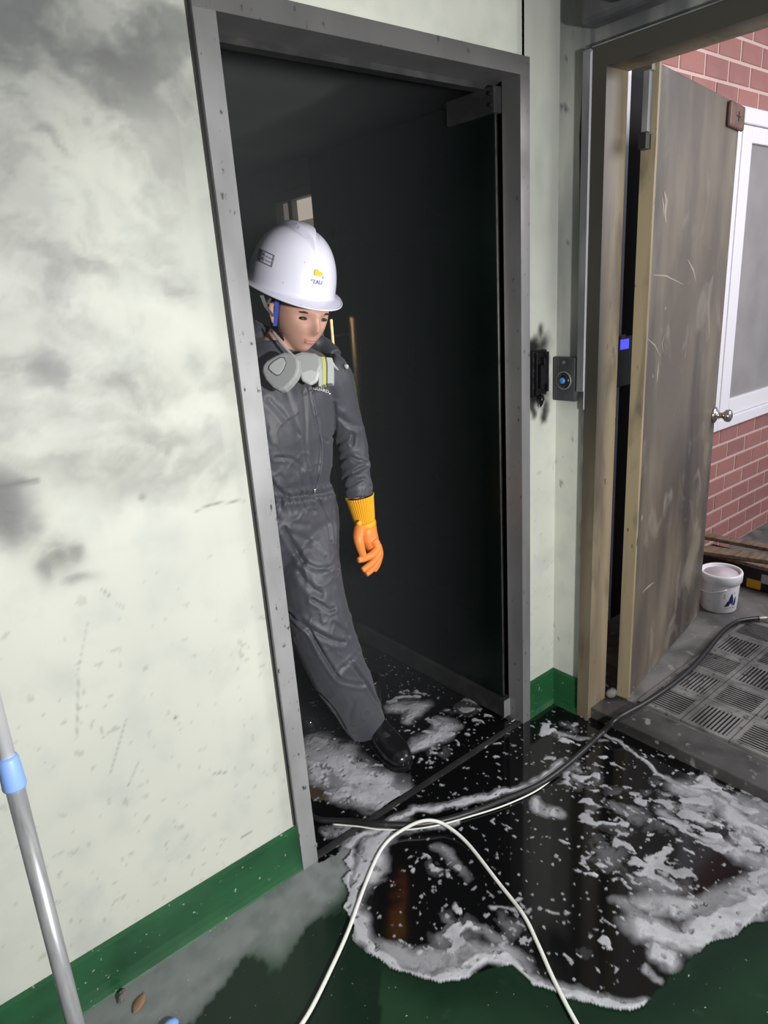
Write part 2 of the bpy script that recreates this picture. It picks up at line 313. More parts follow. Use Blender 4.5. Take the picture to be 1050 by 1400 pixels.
# ---- setting: walls
def soot_front(X, Z):
    wx = (fbm(X*3, Z*3, 31, 6, .6)-.5)*.42; wz = (fbm(X*3+9, Z*3, 41, 6, .6)-.5)*.42
    a = X+wx*.55; b = Z+wz*.55; s = np.zeros(X.shape)
    for px, py, rx, rz, st in [(40, 25, .30, .10, .95), (150, 20, .22, .08, .75), (95, 55, .16, .13, .55), (10, 110, .12, .12, .45), (245, 110, .05, .10, .28), (200, 20, .14, .05, .5),
        (30, 180, .22, .20, .42), (90, 180, .20, .12, .22), (20, 300, .16, .18, .42), (55, 330, .14, .20, .30), (8, 330, .09, .09, .55), (40, 385, .14, .08, .40), (110, 150, .1, .2, .25),
        (100, 310, .05, .18, .22), (185, 350, .07, .05, .22), (240, 392, .05, .04, .3), (165, 135, .09, .05, .2), (205, 150, .04, .04, .2),
        (65, 495, .035, .05, .55), (30, 465, .08, .03, .3), (160, 515, .10, .04, .45), (265, 500, .04, .03, .38), (290, 525, .05, .05, .28), (100, 495, .12, .02, .25),
        (150, 610, .16, .05, .33), (220, 635, .12, .04, .28), (60, 572, .14, .03, .28), (20, 560, .12, .08, .25), (300, 660, .06, .05, .18),
        (5, 690, .035, .07, .8), (-10, 670, .05, .05, .7), (75, 760, .035, .035, .42), (100, 752, .022, .022, .6), (62, 775, .02, .03, .45), (35, 715, .025, .03, .4), (105, 790, .03, .012, .3)]:
        p = at(px, py, 0); k = .35 if rx < .05 else 1
        d = ((X+(a-X)*k-p[0])/rx)**2+((Z+(b-Z)*k-p[2])/rz)**2
        s = np.maximum(s, st*np.exp(-d))+.12*st*np.exp(-d*.5)
    st = fbm(X*9, Z*1.8, 51, 5)                        # vertical wiping streaks
    sw = fbm(a*6+2*b, b*9, 57, 6, .62); s = s*(.15+.6*st+1.3*sstep(.3, .7, sw))+.10*sstep(.5, .72, sw)*sstep(.95, 1.5, Z)*(X < -.1)+.20*sstep(.45, .75, fbm(X*2.5, Z*2.5, 61, 6))*sstep(.9, 1.9, Z)
    s += .45*sstep(2.15, 2.5, Z)*sstep(.35, .7, fbm(X*3, Z*3, 66, 4))
    r = X > .93                                        # strip between the doorways
    s = np.where(r, .36*sstep(1.1, 2.0, Z)*(.45+.9*fbm(X*12, Z*3, 71, 4))+.30*sstep(1.06, 1.12, X)*sstep(1.0, 1.6, Z), s)
    sp = fbm(X*60, Z*60, 81, 2)
    s = s+.22*sstep(.80, .86, sp)*(Z < 1.0)*(.3+fbm(X*4, Z*4, 82))
    for pts, wd, q in [([(267, 699), (290, 689), (335, 684)], .002, .6), ([(0, 666), (25, 660), (50, 657)], .005, .8), ([(105, 1010), (107, 930)], .002, .3), ([(150, 1060), (172, 985)], .002, .3), ([(175, 1075), (190, 1040)], .002, .25),
        ([(140, 806), (150, 815)], .002, .4), ([(160, 825), (170, 830)], .002, .3), ([(292, 1058), (310, 1056)], .002, .6), ([(330, 1145), (345, 1137)], .002, .6), ([(120, 850), (105, 925)], .0016, .2)]:
        dd = segdist(X, Z, [tuple(at(*p, 0)[[0, 2]]) for p in pts]); s = s+q*np.exp(-(dd/wd)**2)
    p = at(240, 981, 0); s = s+np.exp(-(np.hypot(X-p[0], Z-p[2])/.004)**2)
    p = at(194, 680, 0); s = s+.5*np.exp(-(np.hypot(X-p[0], Z-p[2])/.007)**2)
    return .92*(1-np.exp(-1.5*s.clip(0, 9)))
def burn_front(X, Z):
    n = (fbm(X*22, Z*22, 91, 4)-.5)*.05
    x0, x1, z0, z1 = .985, 1.056, 1.19, 1.36
    d = np.hypot(np.maximum(np.maximum(x0-X, X-x1), 0), np.maximum(np.maximum(z0-Z, Z-z1), 0))+n
    d2 = np.minimum(segdist(X, Z, [(1.065, 1.22), (1.066, 1.15), (1.06, 1.12)])*1.2, segdist(X, Z, [(.99, 1.2), (1.01, 1.14)])*1.5)
    d2 = np.minimum(d2, segdist(X, Z, [(1.04, 1.36), (1.042, 1.41)])*1.3)+n
    return np.maximum(sstep(.055, -.005, d), sstep(.035, -.005, d2)*.95)
def plate(name, x0, x1, z0, z1, y, step, fn):
    xs = np.linspace(x0, x1, max(2, int((x1-x0)/step)+1)); zs = np.linspace(z0, z1, max(2, int((z1-z0)/step)+1))
    X, Z = np.meshgrid(xs, zs, indexing='ij'); me, _ = grid_mesh(name, np.stack([X, 0*X+y, Z], -1)); return me, X, Z
ZT = 2.75
bm = bmesh.new()
def join_plates(name, plates, backs, matl):
    V = []; F = []; S = []; B = []
    for me, s, b in plates:
        n = sum(len(v) for v in V); V.append(getv(me)); S.append(s.ravel()); B.append(b.ravel())
        F += [tuple(i+n for i in p.vertices) for p in me.polygons]; bpy.data.meshes.remove(me)
    V = np.concatenate(V); S = np.concatenate(S); B = np.concatenate(B)
    mb = MB()
    for a, b in backs: mb.box(a, b)
    n = len(V); V = np.concatenate([V, np.array(mb.v)]); F += [tuple(i+n for i in f) for f in mb.f]
    S = np.concatenate([S, np.full(len(mb.v), .55)]); B = np.concatenate([B, np.zeros(len(mb.v))])
    me = bpy.data.meshes.new(name); me.from_pydata([tuple(v) for v in V], [], F); me.update()
    fattr(me, 'soot', S); fattr(me, 'burn', B); return tag(link(name, me, matl), kind='structure')
PL = []
for x0, x1, z0, z1, st in [(-1.35, -.045, 0, ZT, .006), (-.045, .965, 2.14, ZT, .012), (.955, XC, 0, ZT, .006)]:
    me, X, Z = plate('p', x0, x1, z0, z1, 0, st, None); PL.append((me, soot_front(X, Z), burn_front(X, Z)))
join_plates('wall_front', PL, [((-2.6, .001, 0), (-.045, .12, ZT)), ((-.045, .001, 2.14), (.965, .12, ZT)), ((.955, .001, 0), (1.22, .12, ZT)), ((-2.6, -.001, 0), (-1.35, .12, ZT))], M_wall)
# right wall: stub by the corner, lintel, and the stretch beside the camera
PL = []
for y0, y1, z0, z1 in [(-.16, 0, 0, ZT), (-1.12, -.16, 2.15, ZT)]:
    ysv = np.linspace(y0, y1, int((y1-y0)/.008)+2); zs = np.linspace(z0, z1, int((z1-z0)/.012)+2)
    Yg, Zg = np.meshgrid(ysv, zs, indexing='ij'); me, _ = grid_mesh('p', np.stack([0*Yg+XC, Yg, Zg], -1)); me.flip_normals()
    n = fbm(Yg*14, Zg*3, 101, 5)
    s = .62*sstep(1.10, 1.28, Zg)*(.45+.8*n)+.08*n+.35*sstep(1.9, 2.3, Zg)+.6*sstep(.80, .86, fbm(Yg*45, Zg*25, 111, 3))
    s += .7*sstep(.012, .0, np.abs(Yg+.112+.02*(n-.5)))*sstep(.45, .6, fbm(Yg*20, Zg*9, 121, 4))
    PL.append((me, s.clip(0, .95), 0*s))
join_plates('wall_right', PL, [((XC+.001, -.16, 0), (1.22, 0, ZT)), ((XC+.001, -1.12, 2.15), (1.22, -.16, ZT)), ((XC, -3.2, 0), (1.22, -1.12, ZT))], M_wall)
def struct(name, m_, *boxes):
    b = MB()
    for a, c in boxes: b.box(a, c)
    return tag(b.build(name, m_), kind='structure')
struct('ceiling', M_corr, ((-2.6, -3.2, ZT), (1.22, .12, ZT+.1)))
struct('wall_left', M_corr, ((-2.7, -3.2, 0), (-2.6, .12, ZT)))
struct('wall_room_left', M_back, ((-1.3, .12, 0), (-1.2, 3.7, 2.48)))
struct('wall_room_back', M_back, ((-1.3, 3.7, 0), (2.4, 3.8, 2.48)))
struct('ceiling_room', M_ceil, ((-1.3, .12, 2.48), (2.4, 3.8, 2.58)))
M_rr = mat('grey_room_wall', (.30, .31, .30), .8, mods=[('noise', 2, one, .4, .7, (.2, .205, .2))], world=True)
struct('wall_room_right', M_rr, ((2.2, .32, 0), (2.3, 2.55, 2.48)), ((2.2, 3.4, 0), (2.3, 3.7, 2.48)), ((2.2, 2.55, 2.30), (2.3, 3.4, 2.48)), ((2.2, 2.55, 0), (2.3, 3.4, .9)), ((1.22, .325, 0), (2.3, .40, 2.48)))
# skirtings: coved profile run along the wall foot
def cove(name, a, b, nx, ny):
    prof = [(0, HB), (.004, HB), (.007, HB-.01), (.009, .040), (.012, .018), (.017, .005), (.020, 0), (0, 0)]
    mb = MB(); n = len(prof); vs = [(p[0]+nx*d, p[1]+ny*d, z) for p in (a, b) for d, z in prof]
    mb.add(vs, [list(range(n)), list(range(n, 2*n))]+[(i, (i+1) % n, n+(i+1) % n, n+i) for i in range(n)])
    return tag(mb.build(name, M_green), kind='structure')
cove('baseboard_front', (-2.6, -.0005), (-.048, -.0005), 0, -1)
cove('baseboard_corner', (.965, -.0005), (XC, -.0005), 0, -1)
cove('baseboard_right', (XC-.0005, -.002), (XC-.0005, -.128), -1, 0)

# ------------------------------------------------------------------ door_1: steel doorway and glass leaf
def gbox(a, b, step=.04):               # box subdivided along its longest side
    mb = MB(); a, b = list(a), list(b); ax = max(range(3), key=lambda i: b[i]-a[i]); n = max(1, int((b[ax]-a[ax])/step)); vs = []; o = [i for i in range(3) if i != ax]
    for k in range(n+1):
        t = a[ax]+(b[ax]-a[ax])*k/n
        for p, q in ((0, 0), (1, 0), (1, 1), (0, 1)):
            v = [0, 0, 0]; v[ax] = t; v[o[0]] = (a, b)[p][o[0]]; v[o[1]] = (a, b)[q][o[1]]; vs.append(v)
    fs = [(4*k+i, 4*k+(i+1) % 4, 4*k+4+(i+1) % 4, 4*k+4+i) for k in range(n) for i in range(4)]+[(3, 2, 1, 0), (4*n, 4*n+1, 4*n+2, 4*n+3)]
    return mb.add(vs, fs)
def with_soot(o, fn):
    fattr(o.data, 'soot', fn(getv(o.data))); return o
D1 = empty('door_1', (.46, .03, 0), kind='structure')
fs1 = lambda V: (.85*sstep(1.25, 2.05, V[:, 2])*(.75+.25*np.sin(V[:, 2]*9))).clip(0, 1)
with_soot(gbox((-.050, -.022, 0), (0, .085, 2.1)).build('jamb', M_steel, D1), fs1)
with_soot(gbox((.9205, -.022, 0), (.9615, .045, 2.1)).build('jamb', M_steel, D1), lambda V: (.55+.3*sstep(1.4, 2.0, V[:, 2])).clip(0, 1))
with_soot(gbox((-.050, -.022, 2.1), (.9615, .085, 2.147)).build('head', M_steel, D1), lambda V: .8+0*V[:, 2])
with_soot(gbox((.945, .045, 0), (.9645, .115, 2.1)).build('rebate', M_dsteel, D1), lambda V: 1+0*V[:, 2])
with_soot(gbox((-.004, .085, 2.085), (.945, .119, 2.139)).build('head_stop', M_dsteel, D1), lambda V: 1+0*V[:, 2])
MB().box((0, -.012, 0), (.9205, .006, .006)).build('sill', M_dsteel, D1, bevel=.003)
MB().box((0, -.016, 0), (.9205, -.012, .007)).build('sill_edge', M_dsteel, D1)
MB().box((-.054, -.010, .15), (-.050, .0, 2.147)).build('black_strip', M_black, D1)  # thin black strip along the outer side of the left jamb
GX = .902
leaf = MB().box((GX, .058, .088), (GX+.012, 1.015, 2.075)).build('glass_leaf', M_glass, D1, bevel=.002)
MB().box((GX-.014, .040, .012), (GX+.026, 1.015, .088)).build('bottom_rail', M_dsteel, D1, bevel=.003)
MB().box((GX-.015, .0395, .014), (GX+.027, .0405, .086)).build('rail_end_cap', M_steel, D1)
fattr(bpy.data.objects['rail_end_cap'].data, 'soot', [.2]*8)
MB().box((GX-.012, .048, 2.02), (GX+.024, .24, 2.088)).build('pivot_patch', M_dsteel, D1, bevel=.003)
for z in (2.04, 2.07): MB().lathe([(.006, 0), (.006, .004), (.003, .005)], Matrix.Translation((GX-.012, .062, z)) @ Matrix.Rotation(-math.pi/2, 4, 'Y'), 12).build('screw', M_black, D1)
MB().box((GX+.001, .0565, .09), (GX+.011, .058, 2.02)).build('polished_edge', M_chrome, D1)
for dx, mm in ((-.05, M_brass), (.062, M_dbrass)):
    h = MB().tube([(GX+dx, .885, .95), (GX+dx, .885, 1.0), (GX+dx, .885, 1.455), (GX+dx, .885, 1.465)], .013, 16).build('pull_handle', mm, D1, smooth=False)
    for z in (1.02, 1.40): MB().tube([(GX+dx, .885, z), (GX+.006, .885, z)], .007, 10).build('standoff', mm, h)

# window in the dark room
W2 = empty('window_2', (2.25, 2.97, .9), kind='structure')
for a, b in [((2.17, 2.55, .9), (2.3, 2.62, 2.30)), ((2.17, 3.33, .9), (2.3, 3.40, 2.30)), ((2.17, 2.62, 2.23), (2.3, 3.33, 2.30)), ((2.17, 2.62, .9), (2.3, 3.33, .97))]:
    MB().box(a, b).build('window_frame', M_rr, W2, bevel=.004)
MB().box((2.19, 3.14, .97), (2.26, 3.19, 2.23)).build('mullion', M_rr, W2, bevel=.004)
M_dim = bpy.data.materials.new('dim_lit_pane'); M_dim.use_nodes = True; bb = M_dim.node_tree.nodes['Principled BSDF']
bb.inputs['Base Color'].default_value = (.2, .2, .19, 1); bb.inputs['Emission Color'].default_value = (1, .88, .76, 1); bb.inputs['Emission Strength'].default_value = .10; bb.inputs['Roughness'].default_value = .4
M_lit = M_dim.copy(); M_lit.name = 'lit_pane'; M_lit.node_tree.nodes['Principled BSDF'].inputs['Emission Strength'].default_value = .36
MB().box((2.24, 2.62, .97), (2.25, 3.14, 2.09)).build('pane', M_dim, W2)
MB().box((2.24, 2.62, 2.09), (2.25, 3.14, 2.23)).build('pane', M_lit, W2)
MB().box((2.24, 3.19, .97), (2.25, 3.33, 2.23)).build('pane', M_dim, W2)

# ------------------------------------------------------------------ door_2: browned door, frame and step
D2 = empty('door_2', (1.2, -.6, 0), kind='structure')
fj = lambda V: ((.30+.70*sstep(.4, 1.5, V[:, 2]))*sstep(1.19, 1.12, V[:, 0])+.12).clip(0, 1)
with_soot(gbox((1.106, -.172, 0), (1.214, -.125, 2.16)).build('jamb', M_jamb, D2), fj)
with_soot(gbox((1.106, -1.12, 0), (1.214, -1.07, 2.16)).build('jamb', M_jamb, D2), fj)
with_soot(gbox((1.106, -1.07, 2.105), (1.214, -.172, 2.16)).build('head', M_jamb, D2), lambda V: (.95*sstep(1.2, 1.12, V[:, 0])+.2).clip(0, 1))
MB().box((1.104, -1.12, 2.161), (1.124, -.125, 2.164)).build('head_trim', M_chan, D2)
MB().box((1.104, -.1255, 1.15), (1.107, -.1225, 2.155)).build('caulk_line', M_greyp, D2)
MB().box((1.126, -1.12, -.03), (1.262, -.16, HO)).build('step', M_sillc, D2, bevel=.004)
A = at(857, 957, HO, 2); Bp = at(955, 842, HO, 2); dirx = nrm([Bp[0]-A[0], Bp[1]-A[1], 0]); Lw = float(np.hypot(*(Bp-A)[:2]))
LM = frame_mat((A[0], A[1], HO+.006), dirx, np.cross([0, 0, 1], dirx), (0, 0, 1))
DL = empty('door_leaf_hinge'); bpy.data.objects.remove(DL)
TH = .040; HL = 2.112-HO
def onleaf(mb_args, name, mm, parent=D2, bevel=0, **k):
    mb = MB().box(*mb_args); o = mb.build(name, mm, None, bevel=bevel); o.matrix_world = LM
    o.parent = parent; bpy.context.view_layer.update(); o.matrix_parent_inverse = parent.matrix_world.inverted(); return o
lf = onleaf(((.004, 0, 0), (Lw, TH, HL)), 'leaf', M_wood, bevel=.003)
onleaf(((0, -.001, .0), (.005, TH-.001, HL)), 'hinge_edge', M_edge)
onleaf(((.001, -.004, .0), (.016, 0, HL)), 'edge_lip', M_edge)
onleaf(((-.030, .012, HL-.175), (.0, .028, HL-.02)), 'closer_arm', M_chan)
onleaf(((-.040, .010, HL-.22), (.0, .032, HL-.18)), 'closer_body', M_black)
onleaf(((-.034, .004, HL-.022), (.0, .030, HL-.004)), 'hinge_knuckle', M_chrome)
lp = onleaf(((Lw-.165, -.016, HL-.088), (Lw+.012, -.0005, HL-.006)), 'latch_plate', M_rust, bevel=.014)
onleaf(((Lw-.095, -.018, HL-.050), (Lw-.050, -.0158, HL-.046)), 'screw_slot', M_black, lp); onleaf(((Lw-.075, -.018, HL-.064), (Lw-.070, -.0158, HL-.032)), 'screw_slot', M_black, lp)
# pale scratches and chips in the door paint: (u, z) outlines on the leaf face
def leaf_uv(px, py):
    o = np.array(LM.translation); n = np.array(LM.col[1][:3]); d = CF*FPX+CR*(px-525)-CU*(py-700); q = CAM+d*(((o-CAM)@n)/(d@n))-o
    return q@dirx, q[2]
def chip(pts, wd, mm):
    P = [leaf_uv(*p) for p in pts]; n = len(P); mb = MB(); vs = []
    for i, (u, z) in enumerate(P):
        a, b = P[max(i-1, 0)], P[min(i+1, n-1)]; t = nrm([b[0]-a[0], b[1]-a[1]]); k = wd*(.3 if i in (0, n-1) else 1)
        for sgn in (-1, 1): vs.append(LM @ Vector((u-t[1]*k*sgn, -.0006, z+t[0]*k*sgn)))
    mb.add(vs, [(2*i, 2*i+1, 2*i+3, 2*i+2) for i in range(n-1)]); mb.build('paint_scratch', mm, lf)
M_chip = mat('bare_scratch', (.25, .215, .175), .6)
chip([(908, 262), (911, 275), (909, 290), (910, 305)], .010, M_chip); chip([(905, 270), (907, 282), (906, 296)], .006, M_chip)
chip([(885, 463), (895, 472), (903, 488)], .003, M_chip); chip([(909, 455), (905, 470), (907, 485)], .003, M_chip); chip([(900, 494), (899, 510), (898, 523)], .006, M_chip)
chip([(893, 376), (910, 377), (934, 389)], .003, M_chip); chip([(940, 355), (948, 370), (951, 385)], .006, M_chip); chip([(878, 810), (886, 802), (894, 796)], .005, M_chip)
# knob
kz = .972-HO; KM = LM @ Matrix.Translation((Lw-.018, 0, kz)) @ Matrix.Rotation(math.pi/2, 4, 'X')
kb = MB().lathe([(.0, .001), (.033, .001), (.033, .006), (.024, .011), (.013, .014), (.0115, .034), (.016, .038), (.024, .046), (.0265, .055), (.024, .064), (.015, .069), (.0, .070)], KM, 36).build('door_knob', M_chrome, D2, smooth=True)
MB().lathe([(.005, .069), (.005, .0715), (0, .0716)], KM, 16).build('keyhole', M_black, kb)
pb = at(839, 947, HO, 2)
mb = MB(); rk = Matrix.Translation((1.236, -.185, HO+.018)) @ Matrix.Diagonal((.026, .018, .018, 1))
bmx = bmesh.new(); bmesh.ops.create_icosphere(bmx, subdivisions=3, radius=1, matrix=rk)
for v in bmx.verts: v.co += Vector((random.uniform(-1, 1),)*3)*.0012
me = bpy.data.meshes.new('pebble'); bmx.to_mesh(me); bmx.free()
tag(link('pebble', me, M_conc, smooth=True), 'pale rounded stone lying in the gap under the brown door hinge', 'stone')

# ------------------------------------------------------------------ porch: brick wall, window_1, grates
YB = .2
WX0, WZ0, WZ1 = 2.62, .762, 2.238
WB = struct('wall_brick', M_mortar, ((1.22, YB+.004, 0), (WX0, YB+.12, 3.0)), ((WX0, YB+.004, 0), (5.2, YB+.12, WZ0)), ((WX0, YB+.004, WZ1), (5.2, YB+.12, 3.0)))
PX, PZ, JT = .208, .0915, .013
bmesh_cache = {}
def brick_mesh(wd, ht):
    k = (round(wd, 3), round(ht, 3))
    if k not in bmesh_cache:
        mb = MB(); b_ = .003; x, z = wd/2, ht/2
        vs = [(-x, .012, -z), (x, .012, -z), (x, .012, z), (-x, .012, z), (-x, b_, -z), (x, b_, -z), (x, b_, z), (-x, b_, z), (-x+b_, 0, -z+b_), (x-b_, 0, -z+b_), (x-b_, 0, z-b_), (-x+b_, 0, z-b_)]
        fs = [(i, (i+1) % 4, 4+(i+1) % 4, 4+i) for i in range(4)]+[(4+i, 4+(i+1) % 4, 8+(i+1) % 4, 8+i) for i in range(4)]+[(8, 9, 10, 11)]
        mb.add(vs, fs); me = mb.mesh('brick'); me.materials.append(M_brick); bmesh_cache[k] = me
    return bmesh_cache[k]
rest = MB(); cnt = 0
z0b = WZ0-8*PZ
for r in range(-1, 33):
    zc = z0b+(r+.5)*PZ
    if zc+PZ/2 < HO or zc > 2.98: continue
    for c in range(0, 20):
        xa = 1.24+c*PX+(PX/2 if r % 2 else 0); xb = xa+PX-JT
        za, zb = zc-PZ/2+JT/2, zc+PZ/2-JT/2
        if za < WZ1 and zb > WZ0:
            if zc > WZ1: za = max(za, WZ1+.004)
            elif zb > WZ1+.03: za = WZ1+.004
            elif xb > WX0: xb = WX0-.002
        za = max(za, HO+.001)
        if xb-xa < .03 or zb-za < .012 or xa > 5.0: continue
        x_, z_ = (xa+xb)/2, (za+zb)/2
        seen = (z_ > 1.95 and 1.75 < x_ < 3.6) or (z_ < .78 and 2.3 < x_ < 3.9) or (1.5 < x_ < 1.95)
        if seen and cnt < 295:
            o = bpy.data.objects.new('brick', brick_mesh(xb-xa, zb-za)); COL.objects.link(o); o.parent = WB
            o.location = (x_, YB+random.uniform(-.001, .001), z_); cnt += 1
        else: rest.box((xa, YB, za), (xb, YB+.012, zb))
tag(rest.build('brick_rest', M_brick, WB), kind='stuff')
W1 = empty('window_1', (3.4, YB, WZ0), kind='structure')
fy0 = YB-.025
for a, b in [((WX0, fy0, WZ0), (2.705, YB+.10, WZ1)), ((4.30, fy0, WZ0), (4.38, YB+.10, WZ1)), ((2.705, fy0, WZ1-.066), (4.30, YB+.10, WZ1)), ((2.705, fy0, WZ0), (4.30, YB+.10, WZ0+.055))]:
    MB().box(a, b).build('window_frame', M_white, W1, bevel=.004)
MB().box((2.706, YB+.01, WZ0+.056), (2.722, YB+.03, WZ1-.067)).build('track', M_strip, W1)
MB().box((2.735, YB+.005, WZ0+.056), (2.740, YB+.03, WZ1-.067)).build('track', M_darkbox, W1)
for sx, yy in ((2.742, YB-.012), (3.52, YB+.02)):
    x1 = sx+.80
    for a, b in [((sx, yy, WZ0+.057), (sx+.10, yy+.04, WZ1-.068)), ((x1-.10, yy, WZ0+.057), (x1, yy+.04, WZ1-.068)), ((sx+.10, yy, WZ1-.138), (x1-.10, yy+.04, WZ1-.068)), ((sx+.10, yy, WZ0+.057), (x1-.10, yy+.04, WZ0+.145))]:
        if b[0] > 4.3: b = (4.298, b[1], b[2])
        MB().box(a, b).build('sash', M_white, W1, bevel=.004)
    MB().box((sx+.101, yy+.018, WZ0+.146), (min(x1, 4.298)-.101, yy+.024, WZ1-.139)).build('pane', M_frost, W1)
# floor grates in a chequer
def grate(cx, cy, horiz, label):
    S = .146; g = empty('floor_grate', (cx, cy, HO), label=label, cat='grate', group='plastic floor grates on the porch')
    h = S/2; rim = .006
    MB().box((cx-h, cy-h, HO-.0005), (cx+h, cy+h, HO+.001)).build('underside', M_pit, g)
    mb = MB().box((cx-h-.010, cy-h-.009, HO), (cx-h+rim, cy+h+.009, HO+.009)).box((cx+h-rim, cy-h-.009, HO), (cx+h+.024, cy+h+.009, HO+.009))
    mb.box((cx-h+rim, cy-h-.009, HO), (cx+h-rim, cy-h+rim, HO+.009)).box((cx-h+rim, cy+h-rim, HO), (cx+h-rim, cy+h+.009, HO+.009)); mb.build('rim', M_grate, g)
    n = 10 if horiz else 10; sp = (S-2*rim)/n; key = 'h' if horiz else 'v'
    if key not in slat: 
        L_ = S/2-rim; q = sp*.22
        slat[key] = (MB().box((-L_, -q, .004), (L_, q, .008)) if horiz else MB().box((-q*.8, -L_, .006), (q*.8, L_, .008))).mesh('slat'); slat[key].materials.append(M_grate)
    for i in range(n):
        o = bpy.data.objects.new('slat', slat[key]); COL.objects.link(o); o.parent = g
        t = -S/2+rim+(i+.5)*sp; o.location = (0, t, .001) if horiz else (t, 0, .001)
slat = {}
for i in range(5):
    for j in range(4):
        x = 1.353+i*.182; y = -.355-j*.168
        if j == 3 or (j == 2 and i > 1) or (j == 1 and i > 3): continue
        far = ['nearest the step', 'second from the step', 'third from the step', 'fourth from the step', 'farthest from the step'][i]
        row = ['in the row along the brown door', 'in the middle row', 'in the row at the right picture edge', ''][j]
        grate(x, y, (i+j) % 2 == 1, 'dusty slatted floor grate '+row+', '+far)

# ------------------------------------------------------------------ fittings on the walls
S = empty('light_switch', (1.02, 0, 1.27), label='charred black light switch with melted drip beside the dark doorway', cat='switch')
MB().box((.982, -.016, 1.198), (1.058, -.0005, 1.345)).build('back_plate', M_char, S, bevel=.006)
MB().box((.988, -.028, 1.205), (.995, -.016, 1.338)).build('plate_rim', M_char, S, bevel=.002)
MB().box((1.046, -.026, 1.21), (1.054, -.016, 1.338)).build('plate_rim', M_char, S, bevel=.002)
MB().box((1.004, -.034, 1.225), (1.022, -.016, 1.300)).build('rocker', M_char, S, bevel=.004)
MB().box((1.024, -.030, 1.235), (1.042, -.016, 1.322)).build('rocker', M_char, S, bevel=.004)
MB().tube([(1.02, -.018, 1.20), (1.021, -.022, 1.185), (1.023, -.018, 1.170), (1.024, -.014, 1.160)], [.010, .009, .005, .001], 10).build('melted_drip', M_char, S, smooth=True)
B_ = empty('push_button', (XC, -.047, 1.245), label='sooty grey wall plate with round blue push button in the corner', cat='button')
MB().box((XC-.024, -.092, 1.172), (XC-.0005, -.004, 1.315)).build('plate', M_darkbox, B_, bevel=.006)
RM = Matrix.Translation((XC-.024, -.048, 1.240)) @ Matrix.Rotation(-math.pi/2, 4, 'Y')
MB().lathe([(.030, 0), (.030, .003), (.026, .004), (.025, .002), (.025, 0)], RM, 32).build('ring', M_chan, B_, smooth=True)
MB().lathe([(.024, .0), (.022, .006), (.012, .008), (0, .008)], RM, 32).build('button', M_btn, B_, smooth=True)
MB().lathe([(.0105, .007), (.010, .011), (.005, .013), (0, .013)], RM, 24).build('button_cap', M_blue, B_, smooth=True)
MB().lathe([(.006, 0), (.006, .002), (.002, .003), (.002, .001), (0, .001)], Matrix.Translation((XC-.024, -.046, 1.298)) @ Matrix.Rotation(-math.pi/2, 4, 'Y'), 12).build('screw', M_chan, B_)
CH = empty('cable_channel', (XC, -.11, 1.2), label='sooty grey metal cable channel running up the corner wall above the push button', cat='conduit')
MB().box((XC-.026, -.123, 1.207), (XC-.0005, -.097, 2.16)).build('channel', M_chan, CH, bevel=.002)
MB().box((XC-.0265, -.1236, 1.21), (XC-.023, -.1231, 2.15)).build('edge', M_greyp, CH)
MB().tube([(XC-.006, -.088, 1.32), (XC-.007, -.090, 1.6), (XC-.006, -.086, 1.8), (XC-.01, -.084, 1.95), (XC-.008, -.091, 2.1)], .004, 8).build('wire', M_black, CH, smooth=True)
SP = empty('alarm_sounder', (XC, -.25, 2.2), label='soot-blackened box with round horn above the brown door frame', cat='alarm')
MB().box((XC-.07, -.345, 2.205), (XC-.0005, -.115, 2.44)).build('casing', M_darkbox, SP, bevel=.015)
HM = Matrix.Translation((XC-.07, -.235, 2.305)) @ Matrix.Rotation(-math.pi/2, 4, 'Y')
MB().lathe([(.075, 0), (.075, .010), (.066, .012), (.05, .004), (.02, .002), (0, .006)], HM, 36).build('horn', M_black, SP, smooth=True)
TB = empty('access_terminal', (1.72, YB, 1.3), label='black wall terminal with small blue screen glimpsed through the brown door gap', cat='terminal')
def back_of_gap(px, py): return at(px, py, YB-.03)
t0, t1 = back_of_gap(838, 461), back_of_gap(858, 524)
MB().box((t0[0]-.02, YB-.06, t1[2]), (t1[0], YB-.0345, t0[2])).build('case', M_black, TB, bevel=.004)
M_scr = bpy.data.materials.new('blue_screen'); M_scr.use_nodes = True; q = M_scr.node_tree.nodes['Principled BSDF']; q.inputs['Emission Color'].default_value = (.10, .10, .95, 1); q.inputs['Emission Strength'].default_value = .8; q.inputs['Base Color'].default_value = (.1, .1, .8, 1)
a, b = back_of_gap(838, 476), back_of_gap(850.5, 463); MB().box((a[0]+.004, YB-.062, at(845, 477, YB-.03)[2]), (b[0], YB-.060, at(845, 463.5, YB-.03)[2])).build('screen', M_scr, TB)
MB().box((a[0]+.004, YB-.062, at(845, 462.0, YB-.03)[2]), (back_of_gap(846, 460)[0], YB-.060, at(845, 457, YB-.03)[2])).build('sticker', mat('pink_sticker', (.7, .3, .3), .5), TB)
g0, g1 = at(862, 300, YB-.01), at(905, 300, YB-.01)
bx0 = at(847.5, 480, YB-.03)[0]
DB = empty('shade_panel', (bx0, YB-.02, HO), label='tall black panel with a white edge, put in for the shade behind the brown door gap', cat='panel')
MB().box((bx0, YB-.03, HO+.0005), (bx0+.16, YB-.003, 2.5)).build('panel', M_pit, DB)  # black board put in for the shaded gap behind the leaf
MB().box((bx0-.045, YB-.034, HO+.0005), (bx0-.0005, YB-.003, 2.5)).build('white_edge', M_white, DB)

